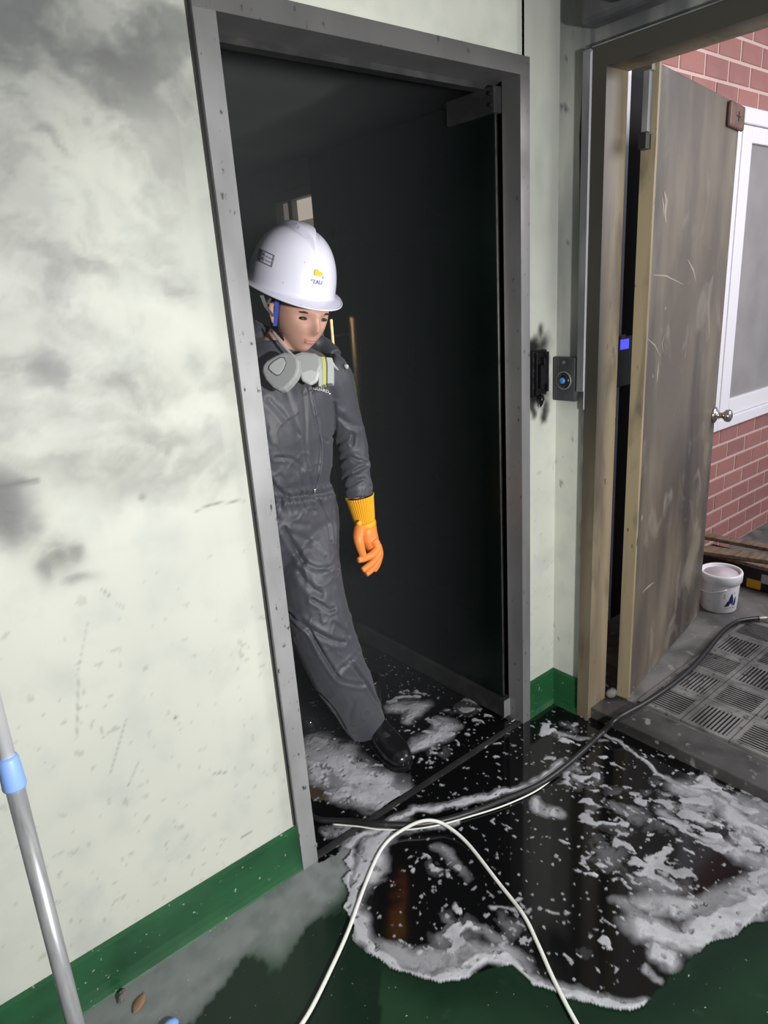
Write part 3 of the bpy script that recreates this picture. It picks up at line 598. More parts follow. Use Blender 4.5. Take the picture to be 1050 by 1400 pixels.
# ------------------------------------------------------------------ pail
def lathe_obj(name, prof, c, mm, parent, n=40): return MB().lathe([(r, z*1.14) for r, z in prof], Matrix.Translation(c), n).build(name, mm, parent, smooth=True)
pc = at(987, 836, HO, 2); pc = (pc[0]+.035, pc[1]+.035, HO)
PA = empty('pail', pc, label='white plastic pail with lid and navy triangular mark beside the brown door', cat='bucket')
lathe_obj('body', [(.0, .0005), (.074, .0005), (.077, .006), (.082, .10), (.0835, .135), (.0835, .14), (0, .14)], pc, M_pail, PA)
lathe_obj('lid', [(.088, .124), (.0905, .126), (.0925, .158), (.089, .165), (.082, .165), (.079, .160), (.078, .152), (.076, .152), (.02, .153), (.016, .156), (0, .156), (0, .13), (.085, .13)], pc, M_pail, PA)
lathe_obj('lid_panel', [(0, .1575), (.016, .1575), (.02, .1545), (.072, .1545), (.072, .1535), (0, .1535)], pc, M_lid, PA)
hp = [(pc[0]+.088*math.cos(a), pc[1]+.088*math.sin(a), HO+.126-.03*math.sin(t*math.pi)) for t, a in [(i/16, math.radians(48+i*11)) for i in range(17)]]
MB().tube(hp, .0025, 8).build('handle', M_pail, PA, smooth=True)
def on_pail(u, z):                      # u: metres round the pail from the side facing the camera
    a0 = math.atan2(CAM[1]-pc[1], CAM[0]-pc[0]); r = .0778+.045*z; a = a0+u/r
    return (pc[0]+r*math.cos(a)*1.006, pc[1]+r*math.sin(a)*1.006, HO+z*1.14)
def pail_print(poly, name, mm):
    mb = MB(); mb.add([on_pail(u, z) for u, z in poly], [list(range(len(poly)))]); return mb.build(name, mm, PA)
pail_print([(.026, .033), (.058, .092), (.067, .066), (.067, .048), (.062, .035), (.060, .052), (.0565, .045), (.050, .045), (.045, .035)], 'printed_mark', M_navy)
pail_print([(.0675, .035), (.075, .064), (.082, .075), (.082, .05), (.078, .035)], 'printed_mark', M_navy)
for k, (u, wd) in enumerate([(.030, .018), (.053, .004), (.064, .004), (.072, .004)]): pail_print([(u, .025), (u+wd, .025), (u+wd, .0285), (u, .0285)], 'printed_line', M_greyp if k == 0 else M_navy)
for u, z, wd, h in [(-.04, .088, .046, .005), (-.04, .076, .044, .002), (-.04, .070, .044, .0015), (-.04, .060, .044, .0015), (-.04, .050, .044, .0015), (-.04, .040, .044, .0015), (-.028, .094, .005, .004), (-.008, .094, .005, .004), (.022, .07, .004, .02), (.068, .088, .006, .006)]:
    pail_print([(u, z), (u+wd, z), (u+wd, z+h), (u, z+h)], 'printed_line', M_greyp)

# ------------------------------------------------------------------ striped board and planks behind the pail
def beam(name, p, q, wd, ht, mm, parent=None, bevel=.003):
    p, q = Vector(p), Vector(q); x = (q-p).normalized(); y = Vector((0, 0, 1)).cross(x).normalized(); z = x.cross(y)
    M = frame_mat(p, x, y, z); return MB().box((0, -wd/2, -ht/2), ((q-p).length, wd/2, ht/2), M).build(name, mm, parent, bevel=bevel)
x0b = at(1030, 806, HO, 2)[0]
SB = empty('striped_barrier', (x0b, -.2, HO), label='black and yellow striped barrier board on the floor behind the white pail', cat='barrier')
MB().box((x0b, -.85, HO+.0005), (x0b+.05, .17, HO+.115)).build('board', M_black, SB, bevel=.003)
for k, (pa, pb_, mm) in enumerate([((1021, 795), (1040, 803), M_yel), ((1041, 790), (1058, 797), M_greyp), ((1062, 812), (1085, 820), M_yel), ((990, 790), (1005, 796), M_yel)]):
    ya, yb_ = at(*pa, x0b, 0), at(*pb_, x0b, 0); zc = ya[2]
    MB().box((x0b-.0015, yb_[1], max(HO+.002, zc-.026)), (x0b-.0003, ya[1], zc+.020)).build('stripe', mm, SB)
zt = HO+.117
for k, (p, q, wd, ht, lb) in enumerate([((x0b+.06, .12, zt+.011), (x0b+.02, -.75, zt+.011), .13, .02, 'brown scrap plank lying lowest on the striped barrier board'), ((x0b-.02, .10, zt+.033), (x0b+.22, -.70, zt+.033), .09, .02, 'brown scrap plank lying across the top of the plank pile'),
        ((x0b+.12, .15, zt+.055), (x0b+.20, -.60, zt+.055), .06, .02, 'thin scrap plank near the brick wall, topmost of the pile')]):
    tag(beam('scrap_plank', p, q, wd, ht, M_plank), lb, 'plank', 'scrap planks behind the pail')

# ------------------------------------------------------------------ hose, cables, pole, litter
hz_ = lambda p, z: tuple(at(*p, z, 2))
hose = [hz_(p, HO+.026) for p in [(1046, 845), (1030, 846), (1008, 850), (988, 864), (965, 892), (945, 914), (915, 939), (882, 961), (860, 973)]]+[hz_((840, 985), HO+.016)]+[hz_(p, .012) for p in [(822, 1003), (800, 1024), (770, 1050), (735, 1074), (690, 1093), (645, 1110), (600, 1123)]]+[hz_((560, 1128), .016)]+[hz_((515, 1127), .021), hz_((480, 1123), .014), hz_((455, 1122), .012), hz_((432, 1119), .012)]+[tuple(at(400, 1100, .012, 2))]
HS = empty('hose', hose[8], label='black rubber hose running from the porch across the puddle into the dark doorway', cat='hose')
MB().tube(smooth_path(hose, 8), .0098, 12).build('tube', M_hose, HS, smooth=True)
d0 = nrm(np.array(hose[0])-np.array(hose[1]))
MB().tube([np.array(hose[0])-d0*.03, np.array(hose[0])+d0*.0, np.array(hose[0])+d0*.012, np.array(hose[0])+d0*.04], [.012, .012, .009, .009], 14).build('metal_coupling', M_chrome, HS)
wc = [hz_(p, .010) for p in [(402, 1416), (425, 1380), (450, 1330), (475, 1275), (497, 1215), (515, 1172), (530, 1150)]]+[hz_((548, 1136), .02), hz_((572, 1124), .034), hz_((592, 1122), .034), hz_((612, 1130), .022)]+[hz_(p, .010) for p in [(640, 1154), (680, 1205), (715, 1250), (735, 1290), (755, 1335), (775, 1375), (800, 1420)]]
tag(MB().tube(smooth_path(wc, 8), .0052, 10).build('white_cable', M_cable, smooth=True), 'white electric cable looping forward over the hose and foam', 'cable')
wc2 = [hz_(p, .008) for p in [(455, 1127), (490, 1130), (520, 1134)]]+[hz_((560, 1134), .008)]+[hz_(p, .008) for p in [(600, 1128), (640, 1117), (690, 1101), (735, 1080), (765, 1056), (775, 1046)]]
tag(MB().tube(smooth_path(wc2, 8), .0026, 8).build('white_strand', M_cable, smooth=True), 'thin white strand lying alongside the black hose at the sill', 'cable')  # thin white strand laid beside the hose
p0, p1 = at(103, 1400, -.50), at(-3, 985, -.44); dd = (p1-p0)/np.linalg.norm(p1-p0)
top = p0+dd*1.25; tb = (p0[2]-.035)/-dd[2]; bot = p0-dd*(p0[2]-.05)/dd[2]
MP = empty('mop', (bot[0], bot[1], 0), label='grey aluminium mop pole with light-blue collar at the left picture edge', cat='mop')
q0, q1 = at(17, 1080, -.455), at(8, 1035, -.448); ddn = dd
c0 = p0+dd*np.dot(q0-p0, dd); c1 = p0+dd*np.dot(q1-p0, dd)
MB().tube([bot, p0, c0], .0125, 18).build('pole', M_alu, MP, smooth=True); MB().tube([c0, top], .0108, 18).build('upper_pole', M_alu2, MP, smooth=True)
MB().tube([c0, c0+dd*.003, c1-dd*.006, c1], [.0150, .0160, .0142, .0125], 20).build('collar', M_lblue, MP, smooth=True)
MB().box((bot[0]-.14, bot[1]-.05, .0005), (bot[0]+.14, bot[1]+.05, .03)).build('mop_head', M_lblue, MP, bevel=.008)
sc = at(232, 1404, .008, 2)
mb = MB().rings([(sc[0], sc[1], .001, .018, .012), (sc[0], sc[1], .010, .022, .015), (sc[0]+.002, sc[1], .018, .015, .010), (sc[0], sc[1], .021, .004, .003)], 16)
tag(mb.build('plastic_cap', M_lblue, smooth=True), 'small light-blue plastic cap on the grey floor at the bottom picture edge', 'cap')
lc = at(191, 1372, .003, 2)
def rotpt(x, y, a): return (x*math.cos(a)-y*math.sin(a), x*math.sin(a)+y*math.cos(a))
lv = []; ang = .72
N_ = 10
prof = [(0, .0005), (.1, .004), (.25, .0075), (.45, .0095), (.6, .009), (.75, .0065), (.9, .002), (1, .0004)]
L_ = .052
for t, wd in prof:
    for s, zz in ((-1, .008), (0, .002), (1, .008)):
        x, y = rotpt((t-.5)*L_, s*wd*1.2, ang); lv.append((lc[0]+x, lc[1]+y, .0015+zz*abs(s)*wd*60+.004*(t-.5)**2*4))
fs = [(3*i+j, 3*i+3+j, 3*i+4+j, 3*i+1+j) for i in range(len(prof)-1) for j in (0, 1)]
LFm = MB().add(lv, fs).build('dry_leaf', M_leaf, smooth=True); sm = LFm.modifiers.new('s', 'SOLIDIFY'); sm.thickness = .0008
tag(LFm, 'curled dry brown leaf lying on the grey floor strip', 'leaf')
gc = at(167, 1361, .008, 2); bmx = bmesh.new(); bmesh.ops.create_icosphere(bmx, subdivisions=3, radius=1, matrix=Matrix.Translation((gc[0], gc[1], .007)) @ Matrix.Rotation(.9, 4, 'Z') @ Matrix.Diagonal((.017, .007, .008, 1)))
for v in bmx.verts: v.co += Vector((random.uniform(-1, 1), random.uniform(-1, 1), random.uniform(-1, 1)))*.0018
me = bpy.data.meshes.new('grit_lump'); bmx.to_mesh(me); bmx.free()
tag(link('grit_lump', me, M_lump), 'crumbly grey lump of grit beside the dry leaf', 'debris')

# ------------------------------------------------------------------ puddle and foam
PUD = strokes_w([(436, 1185), (470, 1160), (482, 1163), (470, 1178), (482, 1192), (468, 1205), (478, 1225), (470, 1242), (482, 1262), (482, 1285), (500, 1304), (530, 1325), (565, 1334), (600, 1345), (640, 1338), (670, 1324), (700, 1322), (730, 1346), (770, 1364), (810, 1376), (850, 1384), (885, 1376), (895, 1356), (915, 1335), (935, 1325), (945, 1305), (980, 1290), (1020, 1270), (1060, 1252), (1180, 1210)])
PUD = PUD+[(1.20, -1.3), (1.20, -.128), (1.106, -.127), (1.10, -.040), (.97, -.036), (.93, -.017), (.0, -.017)]
st_ = .0035
xs = np.linspace(-.2, 1.1262, 380); ys = np.arange(-1.2, -.0165, st_); X, Y = np.meshgrid(xs, ys, indexing='ij')
wv = (fbm(X*18, Y*18, 201, 4)-.5)
Xw, Yw = X+wv*.022, Y+(fbm(X*18+7, Y*18, 211, 4)-.5)*.022
inp = inpoly(Xw, Yw, PUD)
kc = inp[:-1, :-1] & inp[1:, 1:]
me, _ = grid_mesh('puddle', np.stack([X, Y, 0*X+.003], -1), kc)
tag(link('puddle', me, M_water, smooth=True), 'black soapy water pooled on the floor before both doorways', 'puddle', kind='stuff')
def foam(name, X, Y, mask, thick, zones, base, seed, zb, label, hmax=.005):
    wx = X+(fbm(X*9, Y*9, seed+60, 5)-.5)*.08; wy = Y+(fbm(X*9+5, Y*9, seed+70, 5)-.5)*.08
    n1 = fbm(wx*11, wy*11, seed, 4); n2 = fbm(wx*34+wy*8+3, wy*26, seed+20, 2, .35); n3 = fbm(X*85, Y*75, seed+40, 2, .3); n4 = fbm(wx*20, wy*20, seed+90, 5, .6)
    F = np.zeros(X.shape)
    for pts, wd, s in thick:
        d = segdist(wx, wy, strokes_w(pts)); F = np.maximum(F, s*sstep(wd*1.7, wd*.35, d))
    Z = np.full(X.shape, base)
    for px, py, r, s in zones:
        p = at(px, py, 0, 2); Z = np.maximum(Z, s*np.exp(-(np.hypot(X-p[0], Y-p[1])/r)**2))
    B = sstep(.0, .05, n2-(.93-.62*Z))*(.45+.5*n1)               # rounded islands
    S_ = sstep(.0, .05, n3-(.84-.24*Z))*(.35+.4*n1)              # small specks
    film = sstep(.40, .68, n4)*sstep(.28, .62, Z)*.42            # thin grey veil
    holes = sstep(.66, .72, n2*.6+n3*.4); bub = sstep(.80, .84, n3)
    F = np.maximum.reduce([F*(1-.5*holes*(F < .97)-np.where(F > .9, .16, .42)*sstep(.62, .36, n4))*(1-.6*bub), B, S_, film])
    F = F*mask
    dens = (F*1.12).clip(0, 1)
    keep = (np.maximum.reduce([F[:-1, :-1], F[1:, :-1], F[1:, 1:], F[:-1, 1:]]) > .04)
    H = zb+.0012+hmax*sstep(.4, 1., F)*(.4+.8*n2)
    me, used = grid_mesh(name, np.stack([X, Y, H], -1), keep); fattr(me, 'dens', dens.ravel()[used])
    return tag(link(name, me, M_foam, smooth=True), label, 'foam', kind='stuff')
T_out = [([(545, 1138), (515, 1165), (497, 1200), (487, 1245), (486, 1280)], .032, .95), ([(476, 1170), (474, 1190), (477, 1215), (474, 1245), (486, 1280)], .020, 1.0),
    ([(488, 1285), (510, 1308), (540, 1326), (590, 1339), (640, 1332), (672, 1316), (702, 1316), (735, 1342), (780, 1364), (840, 1380), (882, 1371)], .019, 1.0),
    ([(510, 1294), (570, 1314), (640, 1312), (700, 1304), (725, 1325)], .026, .55), ([(600, 1285), (650, 1268), (690, 1284)], .014, .36),
    ([(885, 1278), (935, 1290), (985, 1262), (1060, 1225), (1120, 1205)], .040, .98), ([(900, 1310), (925, 1322)], .022, 1.0), ([(885, 1240), (960, 1235), (1050, 1205)], .03, .7),
    ([(480, 1160), (520, 1135), (560, 1112), (620, 1104), (680, 1090), (725, 1072), (768, 1050)], .016, .98), ([(540, 1142), (590, 1134), (630, 1128)], .010, .85),
    ([(735, 1098), (752, 1110), (775, 1112)], .020, .85), ([(600, 1160), (625, 1185), (640, 1200)], .018, .42),
    ([(930, 1075), (985, 1105), (1060, 1150)], .034, .72), ([(960, 1150), (1010, 1175), (1070, 1190)], .022, .75), ([(905, 1110), (940, 1130)], .014, .8), ([(910, 1060), (960, 1085)], .012, .8), ([(830, 1000), (870, 1035), (905, 1058)], .007, .8),
    ([(760, 1000), (800, 1005), (828, 1010)], .010, .6), ([(860, 1235), (880, 1270)], .016, .6), ([(880, 1325), (905, 1345)], .008, .6)]
Z_out = [(960, 1110, .24, .62), (1045, 1130, .22, .70), (850, 1110, .18, .50), (830, 1170, .15, .45), (790, 1060, .13, .52), (900, 1200, .14, .54), (600, 1185, .07, .48), (620, 1280, .12, .52), (700, 1265, .10, .46), (800, 1310, .12, .36), (770, 1000, .10, .48), (680, 1030, .10, .34), (860, 1260, .08, .44)]
foam('soap_foam', X, Y, inp.astype(float), T_out, Z_out, .10, 301, .003, 'grey-white soap foam floating on the black puddle outside the doorway')
xs = np.arange(.0, .90, st_); ys = np.arange(.0075, 1.2, st_); X, Y = np.meshgrid(xs, ys, indexing='ij')
me, _ = grid_mesh('inner_puddle', np.stack([X, Y, 0*X+.0035], -1), (fbm(X*5, Y*5, 401, 4) > .40)[:-1, :-1] | (Y > .25)[:-1, :-1])
tag(link('inner_puddle', me, M_water, smooth=True), 'thin black water film on the floor inside the dark doorway', 'puddle', kind='stuff')
foam('inner_foam', X, Y, np.ones(X.shape), [([(425, 1035), (465, 1040), (490, 1062), (530, 1085)], .065, 1.0), ([(470, 1080), (520, 1095)], .045, .95), ([(440, 1060), (430, 1020)], .05, .95), ([(545, 968), (580, 968), (565, 985)], .028, .92), ([(575, 1022), (605, 1005), (612, 990)], .034, .88), ([(450, 1138), (480, 1130)], .02, .5), ([(640, 960), (655, 965)], .010, .7)],
     [(600, 1000, .14, .48), (560, 960, .12, .42), (640, 975, .12, .46), (600, 1030, .1, .42), (480, 1070, .15, .4)], .06, 501, .0035, 'grey soap foam spread over the floor around the boots', .006)

# ------------------------------------------------------------------ person
tmpB = MB()
def circ_tube(mb, P, R, n=20, k=5):
    PP = smooth_path(P, k); tt = np.linspace(0, len(P)-1, len(PP)); RR = np.interp(tt, range(len(P)), R); mb.tube(PP, list(RR), n)
HROT = Matrix.Rotation(math.radians(-6), 4, 'Z') @ Matrix.Rotation(math.radians(15), 4, 'X') @ Matrix.Rotation(math.radians(8), 4, 'Y')
hc = at(410, 424, .30); HEAD = Matrix.Translation(hc) @ HROT
# head: a shaped ball with brow, nose, lips, chin and jaw
bmx = bmesh.new(); bmesh.ops.create_uvsphere(bmx, u_segments=96, v_segments=72, radius=1)
for v in bmx.verts:
    x, y, z = v.co; X_, Y_, Z_ = x*.076, y*.098, z*.118
    if z < 0: X_ *= 1-.30*(-z)**1.6; 
    if z < -.2 and y > 0: Y_ *= 1-.35*min(1, (-z-.2)/.6)
    fr = max(0, -y)
    g = lambda a, b, sa, sb: math.exp(-((X_-a)/sa)**2-((Z_-b)/sb)**2)*(1 if y < 0 else 0)
    Y_ -= .020*g(0, -.030, .011, .016)+.012*g(0, -.010, .009, .025)+.006*g(0, .016, .04, .010)     # nose, bridge, brow
    Y_ += .012*(g(.031, -.002, .016, .011)+g(-.031, -.002, .016, .011))                               # sockets
    Y_ -= .006*g(0, -.061, .022, .006)+.006*g(0, -.070, .019, .006); Y_ += .003*g(0, -.0655, .024, .0025)
    Y_ -= .010*g(0, -.098, .020, .016)
    Y_ -= .004*(g(.034, -.035, .018, .02)+g(-.034, -.035, .018, .02))
    v.co = (X_, Y_, Z_)
hm = bpy.data.meshes.new('h'); bmx.to_mesh(hm); bmx.free()
Hv = [HEAD @ v.co for v in hm.vertices]; tmpB.add(Hv, [list(p.vertices) for p in hm.polygons])
for s in (-1, 1):                                                                                     # ears
    P = [HEAD @ Vector((s*.073, .004, -.045)), HEAD @ Vector((s*.082, .012, -.02)), HEAD @ Vector((s*.084, .016, .008)), HEAD @ Vector((s*.074, .004, .018))]
    tmpB.tube(P, [.007, .008, .009, .006], 8)
NECK = (.288, .372)
sh_l, el_l, wr_l = at(455, 512, .345), at(482, 606, .345), at(496, 705, .285)
tmpB.tube([HEAD @ Vector((0, .025, -.06)), (NECK[0], NECK[1]-.01, 1.42), (.285, .385, 1.34)], [.055, .056, .075], 20)
tmpB.rings([(.285, .41, .82, .13, .09), (.285, .41, .90, .145, .10), (.28, .40, 1.0, .12, .085), (.275, .39, 1.2, .15, .095), (.278, .388, 1.34, .15, .085), (.28, .385, 1.40, .08, .06)], 24)
LEG_L = [np.array(p) for p in [(.345, .405, .86), at(424, 800, .325), at(446, 878, .285), at(473, 935, .285), at(506, 995, .305)]]
LEG_R = [(.205, .415, .86), (.200, .450, .66), (.205, .490, .47), (.245, .580, .28), (.285, .655, .10)]
sh_r = np.array((.085, .415, 1.355)); el_r = np.array((-.02, .56, 1.16)); wr_r = np.array((-.10, .40, 1.02))
for L_ in (LEG_L, LEG_R): circ_tube(tmpB, L_, [.075, .066, .052, .048, .035], 16, 3)
for a in ((sh_l, el_l, wr_l), (sh_r, el_r, wr_r)): circ_tube(tmpB, a, [.05, .036, .026], 14, 4)
me = remeshed(tmpB, .005, 2, 'person')
PERSON = link('person', me, M_skin, smooth=True)
tag(PERSON, 'person in charcoal coverall and white helmet stepping out of the dark doorway, one arm hanging', 'person')
for s in (-1, 1):
    c = HEAD @ Vector((s*.031, -.0815, -.004)); bmx = bmesh.new(); bmesh.ops.create_uvsphere(bmx, u_segments=20, v_segments=12, radius=1, matrix=Matrix.Translation(c) @ HROT @ Matrix.Diagonal((.013, .008, .005, 1)))
    em = bpy.data.meshes.new('eye'); bmx.to_mesh(em); bmx.free(); link('eye', em, M_eye, PERSON, True)
M_lip = mat('lip_skin', (.50, .22, .18), .45)
for nm, c, rad, mm in [('lips', (0, -.0835, -.0618), (.020, .0075, .0040), M_lip), ('lips', (0, -.0815, -.0695), (.017, .0075, .0045), M_lip), ('eyebrow', (.031, -.0875, .0135), (.017, .006, .0028), M_hair), ('eyebrow', (-.031, -.0875, .0135), (.017, .006, .0028), M_hair)]:
    bmx = bmesh.new(); bmesh.ops.create_uvsphere(bmx, u_segments=24, v_segments=12, radius=1, matrix=HEAD @ Matrix.Translation(c) @ Matrix.Diagonal((*rad, 1)))
    em = bpy.data.meshes.new(nm); bmx.to_mesh(em); bmx.free(); link(nm, em, mm, PERSON, True)
# hair at the back and sides under the helmet
bmx = bmesh.new(); bmesh.ops.create_uvsphere(bmx, u_segments=48, v_segments=32, radius=1)
for v in bmx.verts: v.co = (v.co.x*.081, v.co.y*.103+.006, v.co.z*.121+.004)
dl = [f for f in bmx.faces if f.calc_center_median().z < -.090 or (f.calc_center_median().y < -.022 and f.calc_center_median().z < .045)]
bmesh.ops.delete(bmx, geom=dl, context='FACES')
hm2 = bpy.data.meshes.new('hair'); bmx.to_mesh(hm2); bmx.free(); hm2.transform(HEAD); ho = link('hair', hm2, M_hair, PERSON, True); sd = ho.modifiers.new('s', 'SOLIDIFY'); sd.thickness = .004

# coverall
mb = MB()
mb.rings([(.285, .412, .76, .13, .09), (.285, .412, .82, .168, .118), (.287, .412, .89, .172, .125), (.284, .405, .955, .155, .115), (.282, .40, .985, .142, .106), (.279, .395, 1.04, .158, .122), (.276, .39, 1.15, .172, .128), (.275, .388, 1.27, .178, .120), (.278, .388, 1.345, .168, .105), (.282, .386, 1.40, .125, .085), (.286, .382, 1.432, .085, .070), (.288, .378, 1.447, .075, .064)], 36, 2.3)
circ_tube(mb, LEG_L[:4]+[at(502, 992, .302)], [.105, .104, .099, .093, .070], 24)
circ_tube(mb, LEG_R[:4]+[(.278, .64, .13)], [.100, .092, .082, .075, .070], 24)
cuf_l = at(491, 680, .30)
circ_tube(mb, [sh_l+(-.03, .01, .012), sh_l+(0, 0, -.02), .5*(sh_l+el_l), el_l, .55*el_l+.45*cuf_l, cuf_l], [.068, .066, .054, .052, .050, .045], 22)
circ_tube(mb, [sh_r, .5*(sh_r+el_r), el_r, wr_r], [.070, .058, .055, .048], 20)
hp_ = at(352, 462, .42); mb.tube([hp_+(-.06, .03, -.03), hp_, hp_+(.05, .01, -.02), hp_+(.10, -.02, -.03)], [.045, .055, .05, .03], 16)      # bunched hood behind the neck
circ_tube(mb, [at(376, 500, .33), at(370, 478, .37), at(378, 462, .42), at(405, 458, .46), at(440, 470, .44), at(458, 486, .38)], [.028, .034, .034, .03, .028, .022], 12)
me = remeshed(mb, .0046, 7, 'coverall')
V = getv(me); Nn = getn(me)
bv = BVHTree.FromPolygons([Vector(v) for v in V], [tuple(p.vertices) for p in me.polygons])
def hit(px, py):
    d = CF*FPX + CR*(px-525) - CU*(py-700); h = bv.ray_cast(Vector(CAM), Vector(d).normalized())
    return None if h[0] is None else np.array(h[0])
def C3(L_): return [(340+x*.2476, 520+y*.2476) for x, y in L_]
def C4(L_): return [(390+x*.219, 820+y*.219) for x, y in L_]
FOLDS = [  # traced creases: (points, depth, half width)
 (C3([(330, 40), (350, 150), (372, 240), (398, 330), (400, 420), (385, 520), (366, 600)]), .006, .0055), (C3([(300, 60), (312, 200), (318, 330), (330, 450), (345, 600)]), .004, .006),
 (C3([(380, 200), (405, 300), (440, 340)]), .004, .006), (C3([(200, 40), (245, 190), (270, 300)]), .003, .010), (C3([(110, 110), (200, 210), (290, 330), (310, 480)]), .003, .010),
 (C3([(150, 425), (240, 435), (290, 490), (290, 620)]), .004, .006), (C3([(110, 545), (170, 610), (230, 645)]), .006, .008), (C3([(130, 660), (230, 648), (330, 635), (420, 625), (470, 610)]), .010, .011),
 (C3([(360, 640), (410, 700), (440, 790), (455, 880)]), .007, .007), (C3([(290, 660), (310, 720)]), .004, .006), (C3([(240, 665), (250, 730)]), .004, .006), (C3([(330, 650), (365, 730)]), .004, .006), (C3([(180, 670), (150, 730)]), .004, .006),
 (C3([(195, 820), (240, 900), (300, 1000)]), .010, .010), (C3([(300, 1005), (380, 1040), (450, 1030)]), .005, .010), (C3([(440, 1040), (470, 1070), (495, 1040)]), .006, .008), (C3([(230, 840), (330, 890), (420, 960)]), .004, .012), (C3([(280, 1060), (330, 1130), (400, 1180)]), .005, .012),
 (C3([(470, 130), (480, 260), (460, 330)]), .005, .007), (C3([(470, 370), (540, 320), (578, 300), (572, 350)]), .007, .008), (C3([(490, 465), (540, 420), (600, 440), (655, 455)]), .008, .008), (C3([(505, 590), (540, 530), (600, 500), (660, 470)]), .008, .007), (C3([(520, 610), (580, 570), (640, 545), (670, 590)]), .006, .006), (C3([(500, 200), (560, 240), (620, 260)]), .003, .012), (C3([(520, 520), (500, 600), (510, 650)]), .005, .007), (C3([(470, 450), (480, 520), (490, 560)]), .005, .008),
 (C4([(10, 70), (80, 135), (160, 205), (230, 330), (310, 460), (360, 505), (420, 525), (490, 532)]), .010, .007), (C4([(100, 130), (190, 200), (290, 250), (360, 268)]), .008, .009), (C4([(400, 380), (470, 470), (530, 560), (590, 670)]), .007, .007), (C4([(440, 425), (520, 540), (580, 640)]), .006, .006), (C4([(330, 450), (410, 380), (480, 310)]), .006, .009),
 (C4([(170, 0), (240, 40), (270, 60), (300, 60)]), .006, .007), (C4([(300, 150), (360, 190), (395, 225)]), .005, .009), (C4([(120, 480), (200, 560), (300, 680), (380, 800)]), .005, .010), (C4([(430, 640), (400, 740), (420, 820)]), .003, .012), (C4([(520, 420), (560, 520), (610, 600)]), .003, .012),
 (C3([(150, 760), (200, 790), (330, 800)]), .003, .012), (C3([(480, 640), (470, 760), (480, 900)]), .004, .010)]
disp = np.zeros(len(V))
for pts, dep, wd in FOLDS:
    H3 = [hit(*p) for p in smooth_path([np.array(p) for p in pts], 4)]; H3 = [h for h in H3 if h is not None]
    if len(H3) < 2: continue
    d = np.full(len(V), 1e9)
    for a, b in zip(H3[:-1], H3[1:]):
        e = b-a; l2 = e@e+1e-12
        if l2 > .01: continue
        t = np.clip(((V-a)@e)/l2, 0, 1); d = np.minimum(d, np.linalg.norm(V-a-t[:, None]*e, axis=1))
    wd = wd*.72; disp += -dep*np.exp(-(d/wd)**2)+.45*dep*np.exp(-((d-2.3*wd)/(1.5*wd))**2)
u = V@CR
disp += (fbm(u*9+V[:, 1]*4, V[:, 2]*6+V[:, 1]*5, 601, 3)-.5)*.016
rid = np.abs(fbm(u*11+V[:, 2]*4, V[:, 2]*9-u*5, 641, 3)-.5); disp += (.05-np.minimum(rid, .05))*.045
low = (V[:, 2] > .975-.06) & (V[:, 2] < 1.04)
disp += low*.004*np.sin(np.arctan2(V[:, 1]-.40, V[:, 0]-.28)*34)*np.exp(-((V[:, 2]-.975)/.03)**2)
V = V+Nn*disp[:, None]; setv(me, V)
for k in range(1):
    pass
CV = link('coverall', me, M_cloth, PERSON, True)
bv = BVHTree.FromPolygons([Vector(v) for v in V], [tuple(p.vertices) for p in me.polygons])
# zip, pull, chest print, belt casing
zp = [hit(*p) for p in smooth_path([np.array(p) for p in C3([(352, 60), (376, 200), (402, 330), (406, 430), (392, 530), (368, 610)])], 5)]
zp = [p-CF*.0012 for p in zp if p is not None]; MB().tube(zp, .0016, 6).build('zipper', M_ink, CV, smooth=True)
h = hit(430.5, 671); MB().box((-.004, -.004, -.006), (.004, .004, .006), Matrix.Translation(h-CF*.004)).build('zip_pull', M_zip, CV, bevel=.002)
h = hit(451, 538.5); MB().box((-.003, -.001, -.002), (.003, .001, .002), Matrix.Translation(h-CF*.003)).build('chest_stud', M_strip, CV, bevel=.001)
def text_mesh(s, size):
    cu = bpy.data.curves.new('t', 'FONT'); cu.body = s; cu.size = size; cu.align_x = 'CENTER'; cu.align_y = 'CENTER'; o = bpy.data.objects.new('t', cu); COL.objects.link(o)
    dg = bpy.context.evaluated_depsgraph_get(); me = bpy.data.meshes.new_from_object(o.evaluated_get(dg)); bpy.data.objects.remove(o); return me
def stick(me, o3, ux, uy, dirn, bvh, off=.0036, maxd=.4):
    for v in me.vertices:
        p = Vector(o3)+Vector(ux)*v.co.x+Vector(uy)*v.co.y; h = bvh.ray_cast(p-Vector(dirn)*.1, Vector(dirn), maxd)
        v.co = (h[0] if h[0] is not None else p)-Vector(dirn)*off
    return me
h = hit(439, 533)
if h is not None: link('chest_print', stick(text_mesh('GUARD', .012), h, CR, CU, CF, bv, .0025), M_strip, CV)

